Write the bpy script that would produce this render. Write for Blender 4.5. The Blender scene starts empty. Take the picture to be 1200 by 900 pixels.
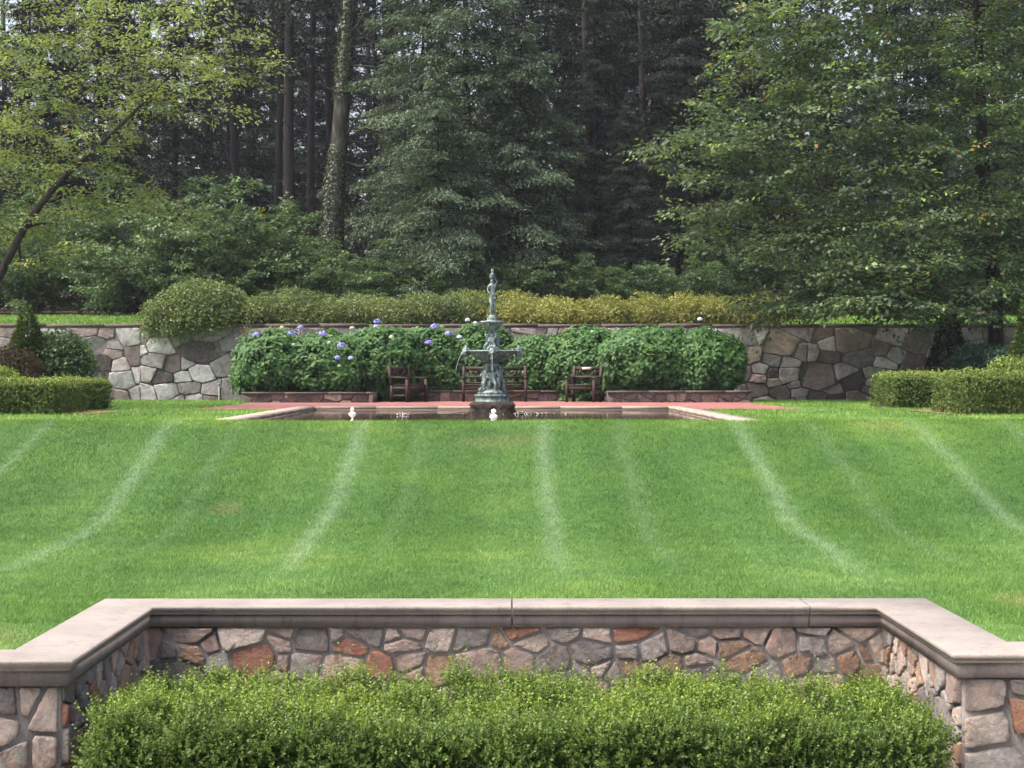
import bpy, math, random
import numpy as np
from mathutils import Vector, Matrix

random.seed(11)
RNG = np.random.default_rng(11)
scene = bpy.context.scene
COL = scene.collection
R = math.radians
EYE = 2.3            # camera height; the terrace in front of the low wall is z = 0

# ------------------------------------------------------------------ camera, sky, sun, exposure
cam_data = bpy.data.cameras.new('camera')
cam = bpy.data.objects.new('camera', cam_data)
COL.objects.link(cam)
cam.location = (0, 0, EYE)
cam.rotation_euler = (R(90 - 0.344), 0, R(-0.286))
cam_data.sensor_width = 36
cam_data.lens = 60.0
cam_data.clip_start = 0.1
cam_data.clip_end = 2000
scene.camera = cam

SUN_EL, SUN_AZ = 60.0, -106.0     # azimuth from +Y (away from camera), negative = towards the left
world = bpy.data.worlds.new('World')
scene.world = world
world.use_nodes = True
wn = world.node_tree
sky = wn.nodes.new('ShaderNodeTexSky')
sky.sky_type = 'NISHITA'
sky.sun_disc = False
sky.sun_elevation = R(SUN_EL)
sky.sun_rotation = R(SUN_AZ)
sky.air_density = 1.0
sky.dust_density = 8.0
sky.ozone_density = 0.3
bg = wn.nodes['Background']
bg.inputs['Strength'].default_value = 0.15
hs = wn.nodes.new('ShaderNodeHueSaturation')      # a milky, thinly overcast sky
hs.inputs['Saturation'].default_value = 0.8
wn.links.new(sky.outputs[0], hs.inputs['Color'])
wn.links.new(hs.outputs[0], bg.inputs['Color'])

sun_data = bpy.data.lights.new('sun', 'SUN')
sun_data.energy = 1.3
sun_data.angle = R(45)
sun_data.color = (1.0, 0.95, 0.88)
sun = bpy.data.objects.new('sun', sun_data)
COL.objects.link(sun)
sd = Vector((math.sin(R(SUN_AZ)) * math.cos(R(SUN_EL)), math.cos(R(SUN_AZ)) * math.cos(R(SUN_EL)), math.sin(R(SUN_EL))))
sun.rotation_euler = (-sd).to_track_quat('-Z', 'Y').to_euler()
sun.location = sd * 50

scene.view_settings.view_transform = 'Standard'
scene.view_settings.look = 'None'
scene.view_settings.gamma = 1.0
scene.view_settings.use_curve_mapping = False
scene.view_settings.exposure = 1.52
scene.render.engine = 'CYCLES'
scene.cycles.max_bounces = 6
scene.cycles.diffuse_bounces = 3
scene.cycles.transparent_max_bounces = 4
scene.cycles.use_denoising = True


def at(px, py, d):
    """world point seen at photo pixel (px, py) at distance d along the view axis"""
    return Vector(((px - 590) / 2000 * d, d, EYE + (438 - py) / 2000 * d))


def X(px, d):
    return (px - 590) / 2000 * d


# ------------------------------------------------------------------ mesh building
class MB:
    def __init__(self):
        self.V, self.Q, self.T, self.tint, self.col, self.n = [], [], [], [], [], 0

    def add(self, v, quads=None, tris=None, tint=0.5, col=None):
        v = np.asarray(v, dtype=np.float64).reshape(-1, 3)
        self.V.append(v)
        if quads is not None and len(quads):
            self.Q.append(np.asarray(quads, dtype=np.int64).reshape(-1, 4) + self.n)
        if tris is not None and len(tris):
            self.T.append(np.asarray(tris, dtype=np.int64).reshape(-1, 3) + self.n)
        t = np.empty(len(v)); t[:] = tint
        self.tint.append(t)
        c = np.ones((len(v), 4))
        if col is not None:
            c[:, :3] = col
        self.col.append(c)
        self.n += len(v)

    def box(self, x0, x1, y0, y1, z0, z1, M=None, tint=0.5):
        v = np.array([(x, y, z) for z in (z0, z1) for y in (y0, y1) for x in (x0, x1)], float)
        if M is not None:
            v = np.array([M @ Vector(p) for p in v])
        self.add(v, quads=[(0, 2, 3, 1), (4, 5, 7, 6), (0, 1, 5, 4), (2, 6, 7, 3), (0, 4, 6, 2), (1, 3, 7, 5)], tint=tint)

    def bar(self, a, b, w, h, up=(0, 0, 1)):
        a, b = Vector(a), Vector(b)
        d = (b - a); L = d.length; d.normalize()
        s = d.cross(Vector(up))
        if s.length < 1e-5:
            s = d.cross(Vector((0, 1, 0)))
        s.normalize(); u = s.cross(d)
        pts = []
        for k in (0, 1):
            for i in (-1, 1):
                for j in (-1, 1):
                    pts.append(a + d * L * k + s * w / 2 * j + u * h / 2 * i)
        self.add(pts, quads=[(0, 1, 3, 2), (4, 6, 7, 5), (0, 4, 5, 1), (2, 3, 7, 6), (0, 2, 6, 4), (1, 5, 7, 3)])

    def tube(self, pts, radii, sides=6, tint=0.5):
        pts = np.asarray(pts, float)
        n = len(pts)
        tang = np.gradient(pts, axis=0)
        tang /= np.linalg.norm(tang, axis=1, keepdims=True) + 1e-9
        ref = np.array([1.0, 0, 0]) if abs(tang[0][0]) < 0.8 else np.array([0, 1.0, 0])
        ang = np.linspace(0, 2 * math.pi, sides, endpoint=False)
        vs = []
        for i in range(n):
            u = ref - tang[i] * np.dot(ref, tang[i]); u /= np.linalg.norm(u) + 1e-9
            w = np.cross(tang[i], u)
            ref = u
            vs.append(pts[i] + radii[i] * (np.cos(ang)[:, None] * u + np.sin(ang)[:, None] * w))
        v = np.concatenate(vs)
        q = []
        for i in range(n - 1):
            for k in range(sides):
                k2 = (k + 1) % sides
                q.append((i * sides + k, i * sides + k2, (i + 1) * sides + k2, (i + 1) * sides + k))
        e = (n - 1) * sides
        tr = [(e, e + k, e + k + 1) for k in range(1, sides - 1)]
        self.add(v, quads=q, tris=tr, tint=tint)

    def lathe(self, prof, c=(0, 0, 0), sides=24, wob=None):
        prof = np.asarray(prof, float)
        ang = np.linspace(0, 2 * math.pi, sides, endpoint=False)
        vs = []
        for i, (r, z) in enumerate(prof):
            rr = np.full(sides, r)
            if wob is not None:
                rr = rr * wob(ang, z)
            vs.append(np.stack([c[0] + rr * np.cos(ang), c[1] + rr * np.sin(ang), np.full(sides, c[2] + z)], 1))
        q = []
        for i in range(len(prof) - 1):
            for k in range(sides):
                k2 = (k + 1) % sides
                q.append((i * sides + k, i * sides + k2, (i + 1) * sides + k2, (i + 1) * sides + k))
        self.add(np.concatenate(vs), quads=q)

    def ball(self, c, r, sc=(1, 1, 1), seg=10, lump=0.0, tint=0.5):
        th = np.linspace(0, math.pi, seg // 2 + 2)
        ph = np.linspace(0, 2 * math.pi, seg, endpoint=False)
        T, P = np.meshgrid(th, ph, indexing='ij')
        rr = r * (1 + lump * RNG.uniform(-1, 1, T.shape))
        v = np.stack([c[0] + sc[0] * rr * np.sin(T) * np.cos(P), c[1] + sc[1] * rr * np.sin(T) * np.sin(P), c[2] + sc[2] * rr * np.cos(T)], -1).reshape(-1, 3)
        q = []
        for i in range(len(th) - 1):
            for k in range(seg):
                k2 = (k + 1) % seg
                q.append((i * seg + k, (i + 1) * seg + k, (i + 1) * seg + k2, i * seg + k2))
        self.add(v, quads=q, tint=tint)

    def build(self, name, mat, parent=None, smooth=False, attrs=()):
        V = np.concatenate(self.V)
        Q = np.concatenate(self.Q) if self.Q else np.zeros((0, 4), int)
        T = np.concatenate(self.T) if self.T else np.zeros((0, 3), int)
        me = bpy.data.meshes.new(name)
        me.vertices.add(len(V)); me.vertices.foreach_set('co', V.astype(np.float32).ravel())
        nl = len(Q) * 4 + len(T) * 3
        me.loops.add(nl)
        me.loops.foreach_set('vertex_index', np.concatenate([Q.ravel(), T.ravel()]).astype(np.int32))
        me.polygons.add(len(Q) + len(T))
        st = np.concatenate([np.arange(len(Q)) * 4, len(Q) * 4 + np.arange(len(T)) * 3]).astype(np.int32)
        me.polygons.foreach_set('loop_start', st)
        if smooth:
            me.polygons.foreach_set('use_smooth', np.ones(len(Q) + len(T), dtype=bool))
        if 'tint' in attrs:
            a = me.attributes.new('tint', 'FLOAT', 'POINT')
            a.data.foreach_set('value', np.concatenate(self.tint).astype(np.float32))
        if 'col' in attrs:
            a = me.attributes.new('col', 'FLOAT_COLOR', 'POINT')
            a.data.foreach_set('color', np.concatenate(self.col).astype(np.float32).ravel())
        me.update(calc_edges=True)
        me.validate()
        me.materials.append(mat)
        o = bpy.data.objects.new(name, me)
        COL.objects.link(o)
        if parent is not None:
            o.parent = parent
        return o


def tag(o, label=None, cat=None, group=None, kind=None):
    if label: o['label'] = label
    if cat: o['category'] = cat
    if group: o['group'] = group
    if kind: o['kind'] = kind
    return o


def thing(name, label, cat, loc=(0, 0, 0), rz=0.0, group=None, sc=1.0):
    o = bpy.data.objects.new(name, None)
    o.empty_display_size = 0.3
    COL.objects.link(o)
    o.location = loc; o.rotation_euler = (0, 0, rz); o.scale = (sc, sc, sc) if np.isscalar(sc) else sc
    return tag(o, label, cat, group)


def dup(root, loc, rz=0.0, sc=1.0, label=None, group=None):
    r = root.copy(); COL.objects.link(r)
    r.location = loc; r.rotation_euler = (0, 0, rz); r.scale = (sc, sc, sc) if np.isscalar(sc) else sc
    if label: r['label'] = label
    if group: r['group'] = group
    for ch in [c for c in root.children]:
        c = ch.copy(); COL.objects.link(c); c.parent = r
        for g in ch.children:
            d = g.copy(); COL.objects.link(d); d.parent = c
    return r


# ------------------------------------------------------------------ materials
def new_mat(name):
    m = bpy.data.materials.new(name)
    m.use_nodes = True
    nt = m.node_tree
    return m, nt, nt.nodes['Principled BSDF']


def N(nt, t, **kw):
    n = nt.nodes.new(t)
    for k, v in kw.items():
        setattr(n, k, v)
    return n


def ramp(nt, stops, src=None):
    r = N(nt, 'ShaderNodeValToRGB')
    els = r.color_ramp.elements
    while len(els) < len(stops):
        els.new(0.5)
    for e, (p, c) in zip(els, stops):
        e.position = p
        e.color = (*c, 1) if len(c) == 3 else c
    if src is not None:
        nt.links.new(src, r.inputs[0])
    return r


def noise(nt, scale, detail=4, rough=0.55, vec=None, dist=0.0):
    n = N(nt, 'ShaderNodeTexNoise')
    n.inputs['Scale'].default_value = scale
    n.inputs['Detail'].default_value = detail
    n.inputs['Roughness'].default_value = rough
    n.inputs['Distortion'].default_value = dist
    if vec is not None:
        nt.links.new(vec, n.inputs['Vector'])
    return n


def mixc(nt, fac, a, b, mode='MIX'):
    m = N(nt, 'ShaderNodeMix', data_type='RGBA', blend_type=mode)
    for s, v in ((m.inputs[0], fac), (m.inputs[6], a), (m.inputs[7], b)):
        if hasattr(v, 'is_output') or isinstance(v, bpy.types.NodeSocket):
            nt.links.new(v, s)
        elif isinstance(v, (int, float)):
            s.default_value = v
        else:
            s.default_value = (*v, 1)
    return m.outputs[2]


def math_n(nt, op, a, b=None, clamp=False):
    m = N(nt, 'ShaderNodeMath', operation=op, use_clamp=clamp)
    for s, v in ((m.inputs[0], a), (m.inputs[1], b)):
        if v is None:
            continue
        if isinstance(v, bpy.types.NodeSocket):
            nt.links.new(v, s)
        else:
            s.default_value = v
    return m.outputs[0]


def bump(nt, b, height, strength, dist=0.02):
    n = N(nt, 'ShaderNodeBump')
    n.inputs['Strength'].default_value = strength
    n.inputs['Distance'].default_value = dist
    nt.links.new(height, n.inputs['Height'])
    nt.links.new(n.outputs[0], b.inputs['Normal'])


def world_pos(nt):
    return N(nt, 'ShaderNodeNewGeometry').outputs['Position']


def obj_pos(nt):
    return N(nt, 'ShaderNodeTexCoord').outputs['Object']


def leaf_mat(name, stops, trans=0.3, rough=0.5, spec=0.35, tcol=(1.25, 1.2, 0.7)):
    m, nt, b = new_mat(name)
    a = N(nt, 'ShaderNodeAttribute', attribute_name='tint')
    r = ramp(nt, stops, a.outputs['Fac'])
    nt.links.new(r.outputs[0], b.inputs['Base Color'])
    b.inputs['Roughness'].default_value = rough
    b.inputs['Specular IOR Level'].default_value = spec
    tr = N(nt, 'ShaderNodeBsdfTranslucent')
    tc = mixc(nt, 1.0, r.outputs[0], tcol, 'MULTIPLY')
    nt.links.new(tc, tr.inputs['Color'])
    mx = N(nt, 'ShaderNodeMixShader')
    mx.inputs[0].default_value = trans
    nt.links.new(b.outputs[0], mx.inputs[1]); nt.links.new(tr.outputs[0], mx.inputs[2])
    nt.links.new(mx.outputs[0], nt.nodes['Material Output'].inputs['Surface'])
    return m


def rough_mat(name, c1, c2, scale=6, rough=0.85, bmp=0.4, detail=6, stretch=None, c3=None, dist=0.02):
    m, nt, b = new_mat(name)
    p = obj_pos(nt)
    if stretch:
        mp = N(nt, 'ShaderNodeMapping'); mp.inputs['Scale'].default_value = stretch
        nt.links.new(p, mp.inputs['Vector']); p = mp.outputs[0]
    n = noise(nt, scale, detail, 0.62, p)
    stops = [(0.3, c1), (0.7, c2)] if c3 is None else [(0.28, c1), (0.52, c2), (0.72, c3)]
    r = ramp(nt, stops, n.outputs['Fac'])
    nt.links.new(r.outputs[0], b.inputs['Base Color'])
    b.inputs['Roughness'].default_value = rough
    b.inputs['Specular IOR Level'].default_value = 0.25
    n2 = noise(nt, scale * 5, 5, 0.65, p)
    bump(nt, b, n2.outputs['Fac'], bmp, dist)
    return m


def stone_mat(name, stain=(0.09, 0.075, 0.065), amount=0.5, scale=5.0, warm=(1.15, 0.88, 0.74)):
    m, nt, b = new_mat(name)
    p = obj_pos(nt)
    a = N(nt, 'ShaderNodeAttribute', attribute_name='col')
    n1 = noise(nt, scale, 10, 0.75, p, 1.2)
    v = ramp(nt, [(0.25, (0.42, 0.41, 0.4)), (0.5, (1, 1, 1)), (0.75, (1.6, 1.55, 1.5))], n1.outputs['Fac'])
    c = mixc(nt, 1.0, a.outputs['Color'], v.outputs[0], 'MULTIPLY')
    n5 = noise(nt, scale * .8, 6, 0.7, p, 2.0)
    wf = ramp(nt, [(0.48, (0, 0, 0)), (0.66, (.8, .8, .8))], n5.outputs['Fac'])
    c = mixc(nt, wf.outputs[0], c, mixc(nt, 1.0, c, warm, 'MULTIPLY'))
    n2 = noise(nt, scale * 0.45, 8, 0.75, p)
    f = ramp(nt, [(0.5, (0, 0, 0)), (0.66, (amount, amount, amount))], n2.outputs['Fac'])
    c = mixc(nt, f.outputs[0], c, stain)
    n4 = noise(nt, scale * 9, 4, 0.75, p)
    sp = ramp(nt, [(0.58, (0, 0, 0)), (0.68, (0.6, 0.6, 0.6))], n4.outputs['Fac'])
    c = mixc(nt, sp.outputs[0], c, (0.44, 0.42, 0.39))
    nt.links.new(c, b.inputs['Base Color'])
    b.inputs['Roughness'].default_value = 0.88
    b.inputs['Specular IOR Level'].default_value = 0.25
    n3 = noise(nt, scale * 3, 10, 0.75, p, 0.5)
    bump(nt, b, n3.outputs['Fac'], 0.9, 0.05)
    return m


M = {}
# lawn colours shared by the sheet and the blades (pale tracks left by the mower are the turf's own colour)
TRACKS = [(-6.72, 0.15, .55), (-4.88, 0.17, .85), (-2.12, 0.165, .95), (0.57, 0.165, .85), (3.46, 0.165, .9), (6.1, 0.17, .75),
          (1.70, 0.16, .32), (-1.25, 0.16, .22), (-3.9, 0.15, .25), (4.55, 0.16, .3), (7.4, 0.2, .5)]


def lawn_mat(name, blades):
    m, nt, b = new_mat(name)
    p = world_pos(nt)
    sep = N(nt, 'ShaderNodeSeparateXYZ'); nt.links.new(p, sep.inputs[0])
    big = noise(nt, 0.55, 4, 0.6, p)
    base = ramp(nt, [(0.3, (0.078, 0.174, 0.034)), (0.52, (0.110, 0.218, 0.041)), (0.72, (0.158, 0.258, 0.046))], big.outputs['Fac'])
    col = base.outputs[0]
    bank = ramp(nt, [(0.0, (1, 1, 1.05)), (0.12, (1.06, 1.05, 1.3)), (0.30, (.98, .99, 1.15)), (0.5, (.60, .73, .66)), (0.74, (.62, .74, .63)), (0.86, (1.2, 1.12, .95)), (1.0, (1.12, 1.07, 1))],  # slope darkened, crest brightened: the bank's light and shade painted into the turf colour
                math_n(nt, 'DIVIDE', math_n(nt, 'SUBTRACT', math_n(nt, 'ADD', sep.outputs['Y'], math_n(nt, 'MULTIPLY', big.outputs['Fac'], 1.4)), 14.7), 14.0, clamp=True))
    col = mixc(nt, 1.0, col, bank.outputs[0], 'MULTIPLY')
    sw = math_n(nt, 'SINE', math_n(nt, 'MULTIPLY', math_n(nt, 'ADD', sep.outputs['X'], math_n(nt, 'MULTIPLY', big.outputs['Fac'], .5)), 2 * math.pi / 2.7))
    bandc = ramp(nt, [(0.35, (.90, .93, .86)), (0.65, (1.08, 1.06, 1.18))], math_n(nt, 'ADD', math_n(nt, 'MULTIPLY', sw, .5), .5))
    col = mixc(nt, 1.0, col, bandc.outputs[0], 'MULTIPLY')
    med = noise(nt, 4.0, 8, 0.8, p)  # outer leaves facing up tinted brighter, painting in light from above
    mv = ramp(nt, [(0.3, (0.62, 0.70, 0.60)), (0.5, (1, 1, 1)), (0.7, (1.38, 1.25, 1.25))], med.outputs['Fac'])
    col = mixc(nt, 1.0, col, mv.outputs[0], 'MULTIPLY')
    # wobbling x for the tracks
    wob = noise(nt, 0.35, 2, 0.5, p)
    xw = math_n(nt, 'ADD', sep.outputs['X'], math_n(nt, 'MULTIPLY', math_n(nt, 'SUBTRACT', wob.outputs['Fac'], 0.5), 0.28))
    brk = noise(nt, 7.0, 8, 0.9, p)
    tot = None
    for x0, w, s in TRACKS:
        dd = math_n(nt, 'DIVIDE', math_n(nt, 'ABSOLUTE', math_n(nt, 'SUBTRACT', xw, x0)), w * 1.12)
        g = math_n(nt, 'MULTIPLY', math_n(nt, 'SUBTRACT', 1.0, math_n(nt, 'POWER', dd, 1.15), clamp=True), s)
        tot = g if tot is None else math_n(nt, 'MAXIMUM', tot, g)
    # along the track: starts on the flat by the wall, runs up the bank, fades on the terrace
    along = ramp(nt, [(0.0, (0, 0, 0)), (0.12, (0, 0, 0)), (0.26, (1, 1, 1)), (0.72, (1, 1, 1)), (0.95, (0.25,) * 3)],
                 math_n(nt, 'DIVIDE', math_n(nt, 'SUBTRACT', sep.outputs['Y'], 14.0), 14.0, clamp=True))
    tot = math_n(nt, 'MULTIPLY', tot, along.outputs[0])
    bk = ramp(nt, [(0.36, (0.1,) * 3), (0.62, (1, 1, 1))], brk.outputs['Fac'])
    tot = math_n(nt, 'MULTIPLY', tot, bk.outputs[0])
    col = mixc(nt, math_n(nt, 'MULTIPLY', tot, 0.52), col, (0.34, 0.45, 0.31))
    # dry patches
    for (cx, cy, rx, ry, s) in ((-3.42, 21.1, .25, .4, .4), (4.5, 14.3, .45, .6, .6), (0.0, 24.2, .8, .5, .35), (-3.9, 12.2, .6, .8, .45), (5.6, 25.2, .5, .5, .4)):
        ex = math_n(nt, 'DIVIDE', math_n(nt, 'SUBTRACT', sep.outputs['X'], cx), rx)
        ey = math_n(nt, 'DIVIDE', math_n(nt, 'SUBTRACT', sep.outputs['Y'], cy), ry)
        r2 = math_n(nt, 'ADD', math_n(nt, 'MULTIPLY', ex, ex), math_n(nt, 'MULTIPLY', ey, ey))
        r2 = math_n(nt, 'ADD', r2, math_n(nt, 'MULTIPLY', math_n(nt, 'SUBTRACT', med.outputs['Fac'], 0.5), 1.6))
        f = math_n(nt, 'MULTIPLY', math_n(nt, 'SUBTRACT', 1.0, r2, clamp=True), s * .7)
        col = mixc(nt, f, col, (0.27, 0.245, 0.10))
    if blades:
        a = N(nt, 'ShaderNodeAttribute', attribute_name='tint')
        tv = ramp(nt, [(0.0, (0.72, 0.78, 0.75)), (0.6, (1.05, 1.03, 1.0)), (0.85, (1.35, 1.3, 1.35)), (1.0, (2.6, 2.0, 2.6))], a.outputs['Fac'])
        col = mixc(nt, 1.0, col, tv.outputs[0], 'MULTIPLY')
    else:
        col = mixc(nt, 1.0, col, (0.66, 0.68, 0.66), 'MULTIPLY')
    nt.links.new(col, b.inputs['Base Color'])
    b.inputs['Roughness'].default_value = 0.6
    b.inputs['Specular IOR Level'].default_value = 0.25
    if blades:
        tr = N(nt, 'ShaderNodeBsdfTranslucent'); nt.links.new(col, tr.inputs['Color'])
        mx = N(nt, 'ShaderNodeMixShader'); mx.inputs[0].default_value = 0.3
        nt.links.new(b.outputs[0], mx.inputs[1]); nt.links.new(tr.outputs[0], mx.inputs[2])
        nt.links.new(mx.outputs[0], nt.nodes['Material Output'].inputs['Surface'])
    else:
        fine = noise(nt, 60, 4, 0.7, p)
        bump(nt, b, fine.outputs['Fac'], 0.6, 0.03)
    return m


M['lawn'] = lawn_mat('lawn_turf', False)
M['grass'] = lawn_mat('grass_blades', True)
M['litter'] = rough_mat('forest_litter', (0.022, 0.018, 0.013), (0.05, 0.038, 0.025), 1.5, 0.95, 0.6, c3=(0.035, 0.05, 0.02))
M['paving'] = rough_mat('gravel_paving', (0.2, 0.18, 0.16), (0.32, 0.29, 0.26), 8, 0.9, 0.5)
M['mortar'] = rough_mat('mortar', (0.16, 0.148, 0.14), (0.24, 0.222, 0.215), 10, 0.95, 0.5)
M['dark_mortar'] = rough_mat('dark_mortar', (0.075, 0.067, 0.065), (0.14, 0.127, 0.122), 8, 0.95, 0.5)
M['stone'] = stone_mat('fieldstone', (0.13, 0.1, 0.085), 0.45, 9.0)
M['far_stone'] = stone_mat('weathered_fieldstone', (0.07, 0.06, 0.058), 0.55, 3.2, (1.03, .96, .93))
M['bed_stone'] = stone_mat('bed_stone', (0.05, 0.036, 0.032), 0.75, 7, (1.05, .9, .85))


def coping_mat(name, a, b_, dark, amt):
    m, nt, b = new_mat(name)
    p = obj_pos(nt)
    n1 = noise(nt, 2.2, 7, 0.65, p)
    r = ramp(nt, [(0.3, a), (0.7, b_)], n1.outputs['Fac'])
    mp = N(nt, 'ShaderNodeMapping'); mp.inputs['Scale'].default_value = (3.0, 3.0, 0.6)
    nt.links.new(p, mp.inputs['Vector'])
    n2 = noise(nt, 3.0, 8, 0.75, mp.outputs[0])
    f = ramp(nt, [(0.52, (0, 0, 0)), (0.75, (amt,) * 3)], n2.outputs['Fac'])
    c = mixc(nt, f.outputs[0], r.outputs[0], dark)
    n7 = noise(nt, 26, 6, 0.8, p)
    pit = ramp(nt, [(0.60, (0, 0, 0)), (0.70, (.55, .55, .55))], n7.outputs['Fac'])
    c = mixc(nt, pit.outputs[0], c, dark)
    n3 = noise(nt, 130, 3, 0.7, p)
    sp = ramp(nt, [(0.35, (0.8,) * 3), (0.65, (1.12,) * 3)], n3.outputs['Fac'])
    c = mixc(nt, 1.0, c, sp.outputs[0], 'MULTIPLY')
    nt.links.new(c, b.inputs['Base Color'])
    b.inputs['Roughness'].default_value = 0.8
    b.inputs['Specular IOR Level'].default_value = 0.3
    n4 = noise(nt, 45, 6, 0.7, p)
    bump(nt, b, n4.outputs['Fac'], 0.35, 0.01)
    return m


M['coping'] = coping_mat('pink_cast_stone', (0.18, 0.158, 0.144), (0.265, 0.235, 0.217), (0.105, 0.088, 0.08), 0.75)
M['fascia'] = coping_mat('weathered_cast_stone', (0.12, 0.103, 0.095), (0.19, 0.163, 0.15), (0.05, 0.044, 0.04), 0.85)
M['far_coping'] = coping_mat('brown_slate', (0.08, 0.06, 0.055), (0.14, 0.105, 0.1), (0.03, 0.03, 0.03), 0.6)
M['pool_coping'] = coping_mat('pool_coping_stone', (0.27, 0.21, 0.175), (0.36, 0.29, 0.245), (0.14, 0.105, 0.085), 0.6)
M['pool_wall'] = rough_mat('pool_render', (0.10, 0.08, 0.06), (0.2, 0.155, 0.12), 3, 0.8, 0.3, stretch=(1, 1, 4))
M['bark'] = rough_mat('grey_bark', (0.02, 0.017, 0.016), (0.055, 0.047, 0.042), 3.5, 0.95, 0.9, stretch=(3, 3, 0.6), dist=0.06)
M['dark_bark'] = rough_mat('dark_bark', (0.009, 0.008, 0.008), (0.024, 0.020, 0.021), 3.5, 0.95, 0.9, stretch=(3, 3, 0.5), dist=0.06)
M['mossy_bark'] = rough_mat('mossy_bark', (0.014, 0.013, 0.013), (0.036, 0.034, 0.03), 2.6, 0.95, 0.9, stretch=(2, 2, 0.6), c3=(0.085, 0.098, 0.065), dist=0.06)
M['twig'] = rough_mat('twig', (0.05, 0.035, 0.022), (0.13, 0.095, 0.06), 8, 0.9, 0.4)
M['wood'] = rough_mat('stained_teak', (0.028, 0.016, 0.015), (0.055, 0.032, 0.031), 5, 0.6, 0.3, stretch=(1, 1, 5))
M['plaque'] = rough_mat('brass_plaque', (0.5, 0.34, 0.28), (0.62, 0.44, 0.38), 8, 0.45, 0.1)
M['rock'] = rough_mat('wet_rock', (0.018, 0.014, 0.012), (0.06, 0.045, 0.037), 6, 0.7, 1.0, c3=(0.13, 0.10, 0.085), dist=0.08)
M['white'] = rough_mat('white_glaze', (0.74, 0.74, 0.74), (0.83, 0.83, 0.82), 6, 0.35, 0.05)
M['pipe'] = rough_mat('grey_pipe', (0.3, 0.3, 0.32), (0.45, 0.45, 0.46), 6, 0.5, 0.05)
M['soil'] = rough_mat('dark_soil', (0.02, 0.014, 0.01), (0.045, 0.03, 0.022), 6, 0.95, 0.8)


def bronze_mat():
    m, nt, b = new_mat('verdigris_bronze')
    p = obj_pos(nt)
    mp = N(nt, 'ShaderNodeMapping'); mp.inputs['Scale'].default_value = (1, 1, 0.45)
    nt.links.new(p, mp.inputs['Vector'])
    n1 = noise(nt, 14, 7, 0.75, mp.outputs[0], 0.5)
    r = ramp(nt, [(0.32, (0.035, 0.034, 0.032)), (0.44, (0.095, 0.112, 0.108)), (0.55, (0.185, 0.25, 0.245)), (0.69, (0.40, 0.51, 0.52))], n1.outputs['Fac'])
    nt.links.new(r.outputs[0], b.inputs['Base Color'])
    b.inputs['Metallic'].default_value = 0.15
    b.inputs['Roughness'].default_value = 0.5
    n2 = noise(nt, 40, 5, 0.7, p)
    bump(nt, b, n2.outputs['Fac'], 0.6, 0.01)
    return m


M['bronze'] = bronze_mat()


def brick_mat():
    m, nt, b = new_mat('red_brick_paving')
    p = obj_pos(nt)
    br = N(nt, 'ShaderNodeTexBrick')
    br.inputs['Scale'].default_value = 1.0
    br.inputs['Brick Width'].default_value = 0.21
    br.inputs['Row Height'].default_value = 0.105
    br.inputs['Mortar Size'].default_value = 0.008
    br.inputs['Color1'].default_value = (0.20, 0.06, 0.055, 1)
    br.inputs['Color2'].default_value = (0.28, 0.10, 0.088, 1)
    br.inputs['Mortar'].default_value = (0.16, 0.09, 0.08, 1)
    nt.links.new(p, br.inputs['Vector'])
    n = noise(nt, 1.3, 6, 0.7, p)
    v = ramp(nt, [(0.3, (0.65,) * 3), (0.7, (1.25,) * 3)], n.outputs['Fac'])
    c = mixc(nt, 1.0, br.outputs['Color'], v.outputs[0], 'MULTIPLY')
    nt.links.new(c, b.inputs['Base Color'])
    b.inputs['Roughness'].default_value = 0.85
    bump(nt, b, br.outputs['Fac'], -0.4, 0.01)
    return m


M['brick'] = brick_mat()


def water_mat():
    m, nt, b = new_mat('pool_water')
    p = world_pos(nt)
    b.inputs['Base Color'].default_value = (0.035, 0.028, 0.014, 1)
    b.inputs['Roughness'].default_value = 0.03
    b.inputs['IOR'].default_value = 1.333
    n1 = noise(nt, 3.5, 3, 0.5, p)
    # ripples spreading from the fountain only
    bump(nt, b, n1.outputs['Fac'], 0.10, 0.03)
    return m


M['water'] = water_mat()

# foliage (tint 0..1 -> colour)
M['box'] = leaf_mat('box_leaf', [(0, (0.045, 0.085, 0.022)), (0.4, (0.095, 0.16, 0.032)), (0.75, (0.20, 0.28, 0.045)), (1, (0.33, 0.39, 0.08))], 0.35, 0.45, 0.3)
M['box_far'] = leaf_mat('clipped_hedge_leaf', [(0, (0.06, 0.095, 0.026)), (0.45, (0.115, 0.17, 0.038)), (0.75, (0.22, 0.285, 0.055)), (1, (0.32, 0.38, 0.08))], 0.25, 0.5, 0.3)
M['hydrangea'] = leaf_mat('hydrangea_leaf', [(0, (0.022, 0.065, 0.020)), (0.45, (0.050, 0.122, 0.034)), (0.85, (0.098, 0.195, 0.052)), (1, (0.16, 0.28, 0.065))], 0.28, 0.5, 0.2)
M['gold'] = leaf_mat('golden_hedge_leaf', [(0, (0.07, 0.105, 0.03)), (0.45, (0.20, 0.22, 0.062)), (0.8, (0.32, 0.325, 0.095)), (1, (0.36, 0.32, 0.13))], 0.3, 0.55, 0.25)
M['weeping'] = leaf_mat('weeping_bush_leaf', [(0, (0.045, 0.078, 0.028)), (0.45, (0.108, 0.155, 0.056)), (0.8, (0.20, 0.25, 0.09)), (1, (0.30, 0.28, 0.13))], 0.3, 0.5, 0.3)
M['yellow_tree'] = leaf_mat('yellow_green_leaf', [(0, (0.085, 0.125, 0.05)), (0.45, (0.175, 0.235, 0.092)), (0.8, (0.28, 0.35, 0.13)), (0.96, (0.30, 0.44, 0.08)), (0.985, (0.3, 0.42, 0.07)), (1, (0.40, 0.24, 0.06))], 0.42, 0.5, 0.3)
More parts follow.
